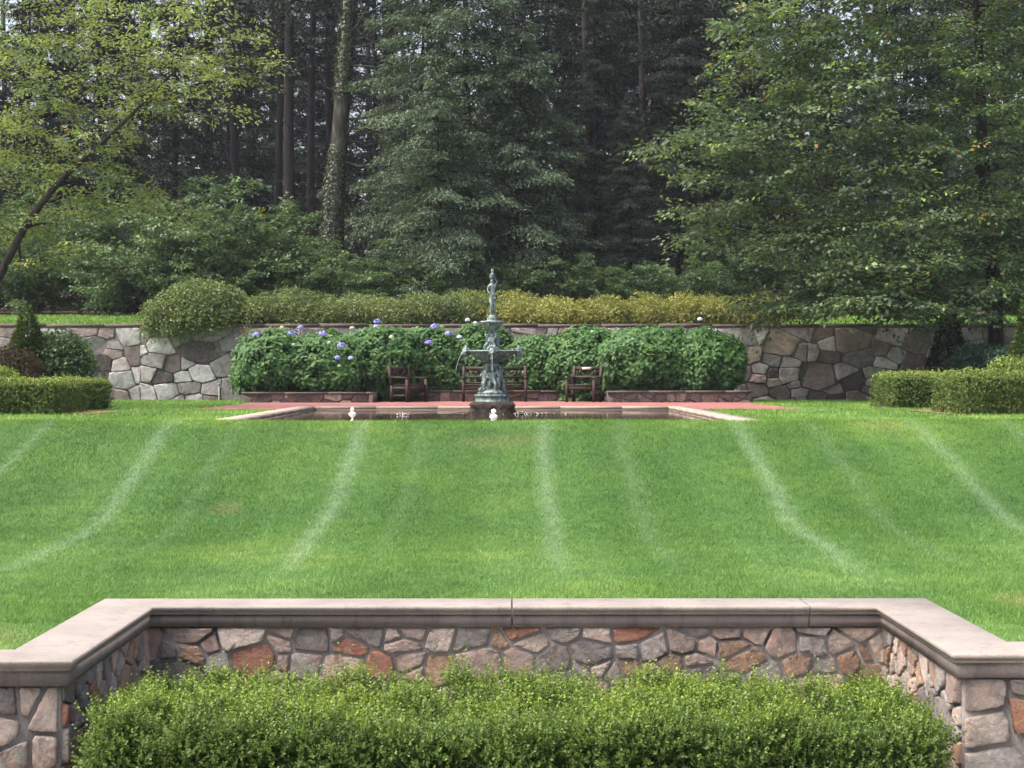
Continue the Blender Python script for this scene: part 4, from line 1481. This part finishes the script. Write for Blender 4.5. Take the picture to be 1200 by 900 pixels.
# ------------------------------------------------------------------ plants on top of the far wall
def mound(name, label, cat, ells, n, leaf, mat, seed, weep=.5, ratio=.4, group=None, stems=True):
    rg = np.random.default_rng(seed)
    c0 = np.array(ells[0][0]); z0 = min(c[2] - r[2] for c, r in ells)
    root = np.array([c0[0], c0[1], z0])
    t = thing(name, label, cat, tuple(root), group=group)
    mb = MB()
    wts = np.array([r[0] * r[2] for _, r in ells])
    for (c, r), k in zip(ells, (wts / wts.sum() * n).astype(int)):
        d = rnd_dir(k, rg)
        lum = 1 + .16 * wave(d * np.array(r) + c, 4.2, seed) + .17 * wave(d * np.array(r) + c, 10.0, seed + 1)
        rr = (1 - .55 * rg.random(k) ** 1.5) * lum
        P = np.asarray(c) + d * np.asarray(r) * rr[:, None]
        clump = wave(P, 4.0, seed + 2) * .5 + .5
        # arching shoots
        D = unit(d * np.array([1, 1, .4]) + np.array([0, 0, .5]) + rg.normal(size=(k, 3)) * .5)
        for j in range(5):
            tt = j / 4
            Q = P + D * (.22 * tt) + np.array([0, 0, -weep * .28]) * tt ** 2
            A = unit(np.cross(D, rnd_dir(k, rg))) * .9 + D * .5 + np.array([0, 0, -weep * .5 * tt])
            s = leaf * rg.uniform(.7, 1.25, k)
            scatter(mb, DIAMOND, Q - root, A, rnd_dir(k, rg) + np.array([0, 0, .8]), s, s * ratio, .4 * clump + .5 * rg.random(k) + .1 * tt)
    mb.build('foliage', mat, t, attrs=('tint',))
    if stems:
        mb = MB()
        for k in range(40):
            c, r = ells[rg.integers(len(ells))]
            a = np.array([c[0] + rg.normal() * r[0] * .4, c[1] + rg.normal() * r[1] * .3, z0 + .0]); b = np.asarray(c) + rnd_dir(1, rg)[0] * np.asarray(r) * .85
            mb.tube(path3(a - root, b - root, 5, .15, .08, rg), np.linspace(.012, .004, 5), 4)
        mb.build('stems', M['twig'], t)
    return t


def el(px, py, d, rx, rz, ry):
    """ellipsoid: centre at a pixel, radii in pixels across and up, ry in metres"""
    p = at(px, py, d); s = d / 2000
    return ((p.x, p.y, p.z), (rx * s, ry, rz * s))


mound('weeping_bush', 'large weeping bush hanging over the left end of the wall coping', 'bush',
      [el(228, 352, 47.7, 34, 25, .9), el(204, 366, 47.4, 32, 20, .8), el(258, 358, 47.6, 34, 22, .9), el(282, 366, 47.6, 30, 18, .8), el(236, 370, 47.3, 44, 16, .8), el(196, 378, 46.9, 22, 9, .3)], 8500, .10, M['weeping'], 41, 1.1)
ells = []
rg = np.random.default_rng(77)
for px in range(285, 590, 22):
    ells.append(el(px, 366 + rg.uniform(-4, 4), 48.0 + rg.uniform(-.3, .3), rg.uniform(18, 30), 20 + rg.uniform(-5, 4), .75))
mound('golden_hedge', 'trailing olive-green hedge on the wall top left of the statue', 'hedge', ells, 12000, .078, M['weeping'], 43, .6)
for i in (1,):
    pass
ells = []
for px in range(560, 925, 22):
    ells.append(el(px, 367 + rg.uniform(-4, 3), 48.1 + rg.uniform(-.3, .3), rg.uniform(18, 30), 17 + rg.uniform(-4, 4), .75))
mound('golden_hedge', 'trailing golden yellow hedge on the wall top right of the statue', 'hedge', ells, 12000, .076, M['gold'], 47, .5)

# shrubs at both ends of the wall
def cone_tree(name, label, px, d, wpx, top, bot, leaf, n, mat, seed):
    rg = np.random.default_rng(seed)
    base = at(px, bot, d); H = (bot - top) / 2000 * d; W = wpx / 2000 * d / 2
    t = thing(name, label, 'conifer', (base.x, base.y, base.z))
    mb = MB()
    h = 1 - np.sqrt(rg.random(n)); a = rg.uniform(0, 6.28, n)
    r = W * (1 - h) ** .85 * (1 - .35 * rg.random(n) ** 2) * (1 + .12 * np.sin(a * 5 + h * 17)) + .02
    P = np.stack([r * np.cos(a), r * np.sin(a), h * H], 1)
    out = np.stack([np.cos(a), np.sin(a), .5 + 0 * a], 1)
    s = leaf * rg.uniform(.7, 1.3, n)
    scatter(mb, DIAMOND, P, out + rg.normal(size=(n, 3)) * .45, np.array([0, 0, 1.0]) + rg.normal(size=(n, 3)) * .4, s, s * .35, .35 * (wave(P, 5, seed) * .5 + .5) + .6 * rg.random(n))
    mb.build('foliage', mat, t, attrs=('tint',))
    mb = MB(); mb.tube([(0, 0, -.15), (0, 0, H * .5), (0, 0, H * .9)], [.05, .03, .01], 6); mb.build('trunk', M['bark'], t)


cone_tree('dwarf_conifer', 'small bright green cone-shaped conifer at the left end of the wall', 33, 41, 62, 358, 462, .10, 9000, M['conifer'], 51)
cone_tree('dwarf_conifer', 'dark slim cone-shaped conifer standing in the shade against the right part of the wall', 1112, 44.5, 56, 352, 462, .10, 8000, M['dark_conifer'], 52)
cone_tree('arborvitae', 'green columnar arborvitae at the right edge of the picture', 1212, 38, 66, 322, 470, .10, 9000, M['conifer'], 53)
mound('dark_shrub', 'dark glossy shrub with a few pale blooms beside the left wall', 'shrub', [el(72, 424, 41.5, 33, 26, .8), el(50, 412, 41.8, 22, 20, .6)], 2600, .10, M['shrub'], 55, .3, .55)
mound('dry_shrub', 'brown dried-out shrub behind the left hedge', 'shrub', [el(14, 432, 37, 24, 22, .6)], 1500, .08, M['dry'], 57, .6, .3)
mound('yellow_shrub', 'bright yellow-green low shrub at the left edge', 'shrub', [el(-4, 448, 33.6, 18, 14, .5)], 1100, .06, M['box'], 58, .3, .5)
mound('blue_green_shrub', 'blue-green low shrub between the dark conifer and the right edge', 'shrub', [el(1152, 428, 43, 30, 20, .7), el(1176, 430, 42, 20, 18, .6)], 2400, .09, M['bluegreen'], 59, .2, .5)
mound('leafy_shrub', 'small green shrub behind the hedge at the right edge', 'shrub', [el(1192, 440, 36, 26, 16, .6)], 1500, .07, M['box_far'], 60, .2, .5)
rg = np.random.default_rng(61)
for (px, py) in ((90, 398), (83, 403)):
    pass

mb = MB()
p = at(257, 471, 46.85)
mb.tube([(p.x, p.y, TERR - .05), (p.x, p.y, TERR + .42)], [.022, .022], 8); mb.tube([(p.x, p.y - .001, TERR + .42), (p.x, p.y - .09, TERR + .45)], [.026, .026], 8)
tag(mb.build('standpipe', M['pipe']), 'thin grey standpipe against the foot of the left wall', 'pipe')

# ------------------------------------------------------------------ the two big garden trees
def garden_tree(name, label, base, trunk_px, d, radii, ells, n_clump, mat, seed, per_m, L, spread, flat, bark='bark', extra=(), frm=.3, rare=.012, bright=.05):
    rg = np.random.default_rng(seed)
    t = thing(name, label, 'tree', tuple(base))
    o = np.array(base)
    trunk = np.array([o] + [np.array(at(px, py, dd)) for px, py, dd in trunk_px])
    # smooth the trunk
    s = np.linspace(0, len(trunk) - 1, len(trunk) * 4)
    tr = np.stack([np.interp(s, np.arange(len(trunk)), trunk[:, k]) for k in range(3)], 1)
    k3 = np.array([.25, .5, .25])
    for _ in range(4):
        for k in range(3):
            tr[1:-1, k] = np.convolve(tr[:, k], k3, mode='valid')
    rr = np.interp(np.linspace(0, 1, len(tr)), np.linspace(0, 1, len(radii)), radii)
    rr[0] *= 1.35
    clumps = fill(ells, n_clump, rg)
    mb = MB()
    paths = grow(mb, tr - o, rr, clumps - o, rg, min_t=.3)
    mb.build('trunk', M[bark], t, smooth=True)
    mb = MB()
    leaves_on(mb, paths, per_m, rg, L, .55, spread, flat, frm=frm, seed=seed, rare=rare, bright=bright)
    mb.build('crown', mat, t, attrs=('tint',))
    return t


bl = at(-75, 484, 36)
garden_tree('yellow_green_tree', 'sparse yellow-green tree leaning in from the left edge', (bl.x, 36, TERR - .05),
            [(-40, 400, 36), (0, 325, 36), (30, 265, 36), (62, 222, 36), (92, 193, 36), (135, 155, 36.2), (172, 118, 36.4), (205, 85, 36.6), (232, 55, 36.8)], 36,
            [.15, .115, .092, .08, .07, .055, .042, .032, .024, .014],
            [el(170, 70, 36.9, 150, 85, 2.0), el(265, 85, 36.7, 80, 62, 1.3), el(80, 130, 36.8, 120, 95, 2.0), el(10, 200, 36.8, 100, 95, 1.8), el(45, 300, 36.7, 85, 55, 1.3), el(-90, 120, 37, 140, 150, 2.6), el(110, -40, 37, 190, 80, 2.6), el(160, 240, 37.4, 80, 50, 1.2)],
            320, M['yellow_tree'], 71, 86, (.075, .125), .34, .55, rare=.004)
br = at(1172, 474, 45)
garden_tree('broad_green_tree', 'broad dull green tree shading the right part of the wall', (br.x, 45.0, TERR - .05),
            [(1170, 440, 45), (1168, 400, 45), (1166, 340, 45), (1160, 270, 45), (1152, 190, 45), (1150, 110, 45.2), (1146, 40, 45.4), (1140, -60, 45.4)], 45,
            [.27, .24, .21, .2, .19, .16, .13, .1, .06],
            [el(1060, 170, 44.5, 210, 150, 3.2), el(900, 215, 44, 110, 105, 2.4), el(960, 310, 44, 130, 52, 2.2), el(1130, 310, 44.2, 130, 62, 2.4), el(900, 70, 44.5, 100, 70, 2.2), el(1040, 40, 45, 190, 80, 3.0), el(1240, 180, 45, 170, 180, 3.4), el(1080, -110, 45, 240, 120, 3.4), el(825, 210, 44.2, 65, 90, 1.4), el(985, 352, 43.4, 120, 26, 1.6), el(1110, 360, 43.2, 95, 26, 1.6), el(1060, 300, 42.2, 150, 70, 1.4), el(905, 345, 43.8, 45, 30, 1.2), el(1060, 346, 42.3, 150, 36, 1.8), el(930, 362, 45.2, 75, 20, 1.0), el(1060, 360, 44.6, 120, 20, 1.2)],
            820, M['elm'], 73, 105, (.115, .185), .48, .45, 'dark_bark', frm=.45, bright=.10, rare=.005)

# ------------------------------------------------------------------ the wood behind
def make_hemlock(H, Rb, seed, nb, z_lo, leaf, dens, mat, label, bark='dark_bark'):
    rg = np.random.default_rng(seed)
    t = thing('hemlock_tree', label, 'tree', (0, 0, 0))
    mb = MB()
    zz = np.linspace(-.5, H, 12)
    tp = np.stack([.12 * np.sin(zz * .35 + seed), .12 * np.cos(zz * .28 + seed), zz], 1)
    mb.tube(tp, np.linspace(.20 * H / 20, .02, 12), 8)
    fb = MB()
    for k in range(nb):
        u = (k + rg.random()) / nb
        z = z_lo + (H - z_lo) * u ** .9
        az = k * 2.4 + rg.normal(0, .5)
        Lb = (Rb * (1 - (z - z_lo) / (H - z_lo)) ** .75 + .35) * rg.uniform(.6, 1.2)
        o = np.array([math.cos(az), math.sin(az), 0])
        tt = np.linspace(0, 1, 6)[:, None]
        droop = rg.uniform(.12, .35)
        base = np.array([np.interp(z, zz, tp[:, 0]), np.interp(z, zz, tp[:, 1]), z])
        p = base + o * Lb * tt + np.array([0, 0, 1.0]) * Lb * (.12 * tt - droop * tt ** 2)
        mb.tube(p, np.linspace(.028, .006, 6), 4)
        n = int(dens * Lb)
        s = rg.uniform(.12, 1.05, n) * 5
        i = np.clip(s.astype(int), 0, 4); f = (s - i)[:, None]
        c = p[i] * (1 - f) + p[i + 1] * f
        side = np.array([-o[1], o[0], 0])
        lat = rg.normal(0, 1, n) * .20 * Lb * (1.15 - s / 5 * .75) + rg.normal(0, .06, n)
        c = c + side * lat[:, None] + np.array([0, 0, 1.0]) * (-np.abs(lat) * .28 + rg.normal(0, .07, n) - .12 * rg.random(n))[:, None]
        A = o * .8 + side * np.sign(lat)[:, None] * .7 + np.array([0, 0, -.45]) + rg.normal(size=(n, 3)) * .35
        ls = leaf * rg.uniform(.6, 1.3, n)
        scatter(fb, DIAMOND, c, A, np.array([0, 0, 1.0]) + rg.normal(size=(n, 3)) * .45, ls, ls * .38, .3 * rg.random() + .6 * rg.random(n) + .1)
    mb.build('trunk', M[bark], t, smooth=True)
    fb.build('crown', M[mat], t, attrs=('tint',))
    return t


def make_pine(H, seed, r0, crown_lo, n_cl, label, bark='dark_bark', stubs=14, mat='pine', leaf=.22, per_m=40):
    rg = np.random.default_rng(seed)
    t = thing('pine_tree', label, 'tree', (0, 0, 0))
    mb = MB()
    zz = np.linspace(-.6, H, 14)
    tp = np.stack([.25 * np.sin(zz * .16 + seed), .2 * np.cos(zz * .13 + seed), zz], 1); tp[:, :2] -= tp[0, :2]
    ells = [((0, 0, crown_lo + (H - crown_lo) * .5), (3.6, 3.6, (H - crown_lo) * .55))]
    cl = fill(ells, n_cl, rg)
    rr = np.linspace(r0, r0 * .25, 14)
    paths = grow(mb, tp, rr, cl, rg, min_t=crown_lo / H * .9, lift=-.03)
    for k in range(stubs):
        z = rg.uniform(2.5, crown_lo + 1); az = rg.uniform(0, 6.28); L = rg.uniform(.5, 2.2)
        b = np.array([np.interp(z, zz, tp[:, 0]), np.interp(z, zz, tp[:, 1]), z])
        mb.tube(path3(b, b + np.array([math.cos(az) * L, math.sin(az) * L, rg.uniform(-.3, .25) * L]), 5, .06, .08, rg), np.linspace(.03, .006, 5), 4)
    mb.build('trunk', M[bark], t, smooth=True)
    fb = MB()
    leaves_on(fb, paths, per_m, rg, (leaf * .7, leaf * 1.3), .4, .5, .5, frm=.25, seed=seed)
    fb.build('crown', M[mat], t, attrs=('tint',))
    return t


def ground_at(x, y):
    return float(hill_z(np.array(x), np.array(y))) - .05


def spot(px, d):
    x = X(px, d)
    return (x, d, ground_at(x, d))


# hemlocks: three builds, copied through the wood
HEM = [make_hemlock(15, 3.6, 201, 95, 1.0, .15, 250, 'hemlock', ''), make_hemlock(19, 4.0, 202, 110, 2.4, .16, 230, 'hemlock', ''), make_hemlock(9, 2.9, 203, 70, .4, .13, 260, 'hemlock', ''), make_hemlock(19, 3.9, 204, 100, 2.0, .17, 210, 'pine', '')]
hem_spots = [  # px, distance, build, scale, rotation, own label
    (548, 62, 1, 1.05, .3, 'tall pale green hemlock with layered boughs left of the fountain statue'),
    (492, 67, 0, 1.0, 2.0, 'hemlock with drooping boughs just right of the ivy-clad trunk'),
    (512, 58.5, 2, .95, 1.1, 'young hemlock with a thin pale trunk above the olive hedge'),
    (610, 60, 2, 1.15, 4.0, 'young hemlock standing behind and right of the statue'),
    (800, 66, 3, .8, 5.1, 'dark hemlock whose boughs meet the left side of the broad green tree'),
    (738, 61, 3, .42, 3.3, 'low young hemlock above the middle of the golden hedge'),
    (35, 76, 3, .85, .9, None), (120, 76, 3, 1.1, 1.9, None), (205, 82, 3, .95, 4.4, None), (-60, 70, 3, 1.1, 2.2, None), (280, 90, 3, 1.1, .5, None),
    (880, 70, 3, 1.05, 3.6, None), (960, 74, 3, .7, 1.3, None), (1060, 71, 3, 1.05, 5.6, None), (1150, 76, 3, 1.2, .2, None), (1235, 70, 3, 1.1, 2.9, None),
    (700, 84, 3, 1.15, 1.7, None), (600, 92, 3, .8, .1, None), (770, 90, 3, 1.4, 3.0, None), (850, 95, 3, 1.2, 4.2, None), (1010, 92, 3, .7, 1.0, None), (-130, 80, 3, 1.1, 1.4, None), (1320, 80, 3, 1.2, .7, None),
    (640, 80, 3, 1.1, .4, None), (765, 82, 3, 1.2, 4.9, None), (340, 98, 3, 1.2, 1.2, None), (395, 102, 3, 1.2, 2.2, None), (700, 64, 3, .62, .6, 'dark young hemlock in front of the pale-flecked pine trunk'),
]
used = set()
GEN_H = 'dark hemlock standing deep in the shaded wood'
for (px, d, b, s, rz, lab) in hem_spots:
    p = spot(px, d)
    if b not in used:
        used.add(b); o = HEM[b]
        o.location = p; o.rotation_euler = (0, 0, rz); o.scale = (s, s, s); o['label'] = lab or GEN_H; o['group'] = 'hemlocks in the wood'
    else:
        dup(HEM[b], p, rz, s, lab or GEN_H, 'hemlocks in the wood')

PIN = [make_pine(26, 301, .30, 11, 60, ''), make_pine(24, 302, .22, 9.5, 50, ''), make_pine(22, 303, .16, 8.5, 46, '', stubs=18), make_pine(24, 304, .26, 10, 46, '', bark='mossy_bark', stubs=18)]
GEN_P = 'tall dark bare-stemmed pine deep in the wood'
pin_spots = [
    (697, 66, 3, .95, .4, 'pine with a pale-flecked bare trunk above the golden hedge'), (757, 69, 3, .8, 1.0, 'slim lichen-grey pine trunk left of the broad green tree'),
    (342, 71, 0, .95, 2.0, 'dark pine trunk rising behind the shrubs left of the ivy-clad trunk'), (368, 80, 1, 1.1, 3.0, None), (323, 86, 1, 1.1, 1.5, None), (448, 78, 0, 1.0, .7, None), (458, 86, 1, 1.1, 5.0, None), (437, 92, 2, 1.2, 1.2, None),
    (612, 76, 2, 1.0, 2.2, None), (580, 70, 2, .9, 4.0, None), (660, 88, 0, 1.1, .2, None), (728, 92, 1, 1.1, 3.9, None), (800, 80, 0, 1.0, 2.8, None), (850, 76, 1, 1.0, 5.5, None), (920, 84, 0, 1.05, 1.1, None),
    (1090, 88, 0, 1.1, 4.6, None), (1180, 84, 1, 1.1, 2.1, None), (280, 78, 1, 1.05, 4.4, None), (235, 90, 0, 1.1, .1, None), (170, 86, 1, 1.1, 2.6, None), (95, 92, 0, 1.1, 3.4, None), (22, 88, 1, 1.1, 1.9, None), (-50, 90, 0, 1.1, 5.2, None),
    (395, 96, 0, 1.2, 2.9, None), (300, 102, 0, 1.2, 3.7, None), (1250, 92, 0, 1.1, .3, None), (385, 88, 2, 1.2, .8, None), 
]
used = set()
for (px, d, b, s, rz, lab) in pin_spots:
    p = spot(px, d)
    if b not in used:
        used.add(b); o = PIN[b]
        o.location = p; o.rotation_euler = (0, 0, rz); o.scale = (s, s, s); o['label'] = lab or GEN_P; o['group'] = 'pines in the wood'
    else:
        dup(PIN[b], p, rz, s, lab or GEN_P, 'pines in the wood')

# the ivy-clad trunk with dead boughs
rg = np.random.default_rng(401)
base = spot(392, 63)
iv = thing('ivy_clad_tree', 'thick mossy tree trunk clad in ivy with bare dead boughs, left of centre', 'tree', base)
o = np.array(base)
tp = np.array([o - (0, 0, .5)] + [np.array(at(px, py, 63)) for px, py in ((392, 250), (397, 180), (402, 110), (408, 40), (413, -40), (418, -150), (424, -290))]) - o
s = np.linspace(0, len(tp) - 1, 30)
tr = np.stack([np.interp(s, np.arange(len(tp)), tp[:, k]) for k in range(3)], 1)
rr = np.linspace(.40, .15, 30)
mb = MB()
cl = fill([((tr[-1][0], tr[-1][1], tr[-1][2] + 1), (3.6, 3.6, 4.0))], 40, rg)
paths = grow(mb, tr, rr, cl, rg, min_t=.72, lift=.05)
for (py, ex, ey) in ((20, 470, -6), (58, 468, 38), (78, 478, 70), (100, 478, 88), (140, 462, 128), (190, 466, 192), (165, 432, 120), (45, 432, 8), (112, 372, 96)):
    k = (np.interp(py, [-290, -150, -40, 40, 110, 180, 250], [7, 6, 5, 4, 3, 2, 1]))
    a = np.array([np.interp(k, np.arange(8), tp[:, j]) for j in range(3)]); b = np.array(at(ex, ey, 62.2)) - o
    mb.tube(path3(a, b, 7, -.05, .035, rg), np.linspace(.06, .018, 7), 5)
mb.build('trunk', M['mossy_bark'], iv, smooth=True)
fb = MB(); leaves_on(fb, paths, 40, rg, (.14, .26), .5, .5, .5, frm=.25, seed=5); fb.build('crown', M['pine'], iv, attrs=('tint',))
n = 5200
k = rg.random(n) ** 1.3 * 20
i = np.clip(k.astype(int), 0, 28); f = (k - i)[:, None]
c = tr[i] * (1 - f) + tr[i + 1] * f
a = rg.uniform(0, 6.28, n)
out = np.stack([np.cos(a), np.sin(a), 0 * a], 1)
rad = np.interp(k, np.arange(30), rr) * rg.uniform(.95, 1.25, n) + .12 * rg.random(n) * (k < 7)
fb = MB()
ok = wave(c + out * rad[:, None], 1.6, 9) > -.35
scatter(fb, DIAMOND, (c + out * rad[:, None])[ok], (out * .4 + np.array([0, 0, -.8]) + rg.normal(size=(n, 3)) * .4)[ok], out[ok] + .3, .11, .09, rg.random(ok.sum()))
fb.build('ivy', M['ivy'], iv, attrs=('tint',))


# understorey shrubs at the edge of the wood
def make_shrub(H, Rr, seed, n_cl, per_m, L):
    rg = np.random.default_rng(seed)
    t = thing('understorey_shrub', '', 'shrub', (0, 0, 0))
    mb = MB()
    ells = [((0, 0, H * .55), (Rr, Rr * .8, H * .48)), ((Rr * .4, -.2, H * .35), (Rr * .8, Rr * .7, H * .34)), ((-Rr * .45, -.2, H * .38), (Rr * .75, Rr * .7, H * .36))]
    cl = fill(ells, n_cl, rg)
    cl[:, 2] = np.maximum(cl[:, 2], .2)
    paths = grow(mb, np.array([(0, 0, -.3), (.05, 0, .25), (.0, .05, .6), (0, 0, H * .5)]), [.06, .05, .04, .02], cl, rg, min_t=.2, lift=.08)
    mb.build('stems', M['twig'], t, smooth=True)
    fb = MB(); leaves_on(fb, paths, per_m, rg, L, .55, .22, .5, frm=.15, seed=seed); fb.build('foliage', M['shrub'], t, attrs=('tint',))
    return t


SHR = [make_shrub(4.4, 2.2, 501, 130, 75, (.11, .19)), make_shrub(2.6, 1.7, 502, 90, 85, (.10, .17)), make_shrub(3.2, 1.6, 503, 100, 80, (.09, .15))]
shr_spots = [
    (270, 59, 0, 1.15, .3, 'tall leafy shrub at the wood edge above the weeping bush'), (205, 60, 0, 1.0, 2.0, 'leafy shrub left of the tallest shrub at the wood edge'), (325, 60, 0, 1.0, 4.0, 'leafy shrub between the tallest shrub and the ivy-clad trunk'),
    (145, 58.6, 1, 1.1, 1.0, 'low bluish-green shrub behind the strip of upper grass'), (95, 60, 2, 1.1, 3.0, None), (45, 60, 0, .9, 5.0, None), (-5, 62, 0, 1.1, .8, None), (180, 58.4, 1, .9, 2.6, None), (235, 58.2, 1, .9, 4.6, None), (-60, 62, 0, 1.0, 1.8, None),
    (365, 58.4, 1, 1.0, .6, 'light green shrub below the ivy-clad trunk'), (405, 58.0, 1, .95, 2.9, None), (445, 57.8, 2, .85, 1.4, None), (300, 58, 1, .85, 3.5, None),
    (480, 58, 1, .8, 4.1, None), (545, 57.6, 1, .7, .2, None), (590, 58, 1, .75, 2.2, None), (645, 57.8, 1, .85, 3.1, None), (690, 58.2, 2, .7, 5.3, None), (735, 58, 1, .75, 1.9, None), (785, 58.2, 1, .8, .9, None), (835, 58, 2, .8, 4.4, None),
    (880, 59, 0, .7, 1.2, None), (940, 59, 1, 1.0, 2.4, None), (1000, 60, 0, .7, 3.8, None), (1070, 59, 1, 1.0, 5.0, None), (1130, 60, 0, .8, .4, None), (1190, 59, 1, 1.1, 1.7, None), (1250, 60, 0, .8, 2.8, None),
    (160, 66, 0, 1.3, 5.5, None), (250, 68, 0, 1.3, 3.3, None), (330, 68, 0, 1.0, 1.1, None), (60, 68, 0, 1.4, .1, None), (700, 64, 0, .7, 2.0, None), (830, 66, 0, .8, 4.9, None),
]
used = set()
GEN_S = 'plain green leafy shrub in the continuous shrub belt along the wood edge'
for (px, d, b, s, rz, lab) in shr_spots:
    p = spot(px, d)
    if b not in used:
        used.add(b); o = SHR[b]
        o.location = p; o.rotation_euler = (0, 0, rz); o.scale = (s, s, s); o['label'] = lab or GEN_S; o['group'] = 'shrubs along the wood edge'
    else:
        dup(SHR[b], p, rz, s, lab or GEN_S, 'shrubs along the wood edge')


# the far wood closing the view: one mass
def far_wood():
    rg = np.random.default_rng(601)
    mb = MB()
    n = 150000
    P = np.stack([rg.uniform(-75, 75, n), rg.uniform(108, 135, n), np.zeros(n)], 1)
    hz = 22 + 4 * np.sin(P[:, 0] * .35) + 2.5 * np.sin(P[:, 0] * .9 + 1)
    P[:, 2] = hill_z(P[:, 0], P[:, 1]) + hz * rg.random(n) ** .9
    keep = (wave(P * np.array([1, .3, .7]), .8, 12) > .05) | (P[:, 2] < 18)
    P = P[keep]; n = len(P)
    s = rg.uniform(.35, .8, n)
    scatter(mb, DIAMOND, P, rnd_dir(n, rg), rnd_dir(n, rg) + np.array([0, -.4, .6]), s, s * .6, rg.random(n))
    for k in range(90):
        x = rg.uniform(-70, 70); y = rg.uniform(106, 134); z = ground_at(x, y)
        mb.tube([(x, y, z), (x + rg.normal(0, .3), y, z + 12), (x + rg.normal(0, .5), y, z + 22)], [.28, .2, .1], 5, tint=0)
    tag(mb.build('far_wood', M['pine'], attrs=('tint',)), 'dark distant wood closing the view behind the nearer trees', 'woodland', kind='stuff')


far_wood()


# ------------------------------------------------------------------ damp air between here and the wood
mb = MB(); mb.box(-130, 130, -8, 150, -1.0, 45)
hm = bpy.data.materials.new('haze_air'); hm.use_nodes = True
hn = hm.node_tree; hn.nodes.remove(hn.nodes['Principled BSDF'])
pv = hn.nodes.new('ShaderNodeVolumePrincipled')
pv.inputs['Color'].default_value = (0.82, 0.86, 1.0, 1)
pv.inputs['Density'].default_value = 0.00022
hn.links.new(pv.outputs[0], hn.nodes['Material Output'].inputs['Volume'])
tag(mb.build('haze', hm), 'thin damp haze in the air over the garden', 'haze', kind='stuff')
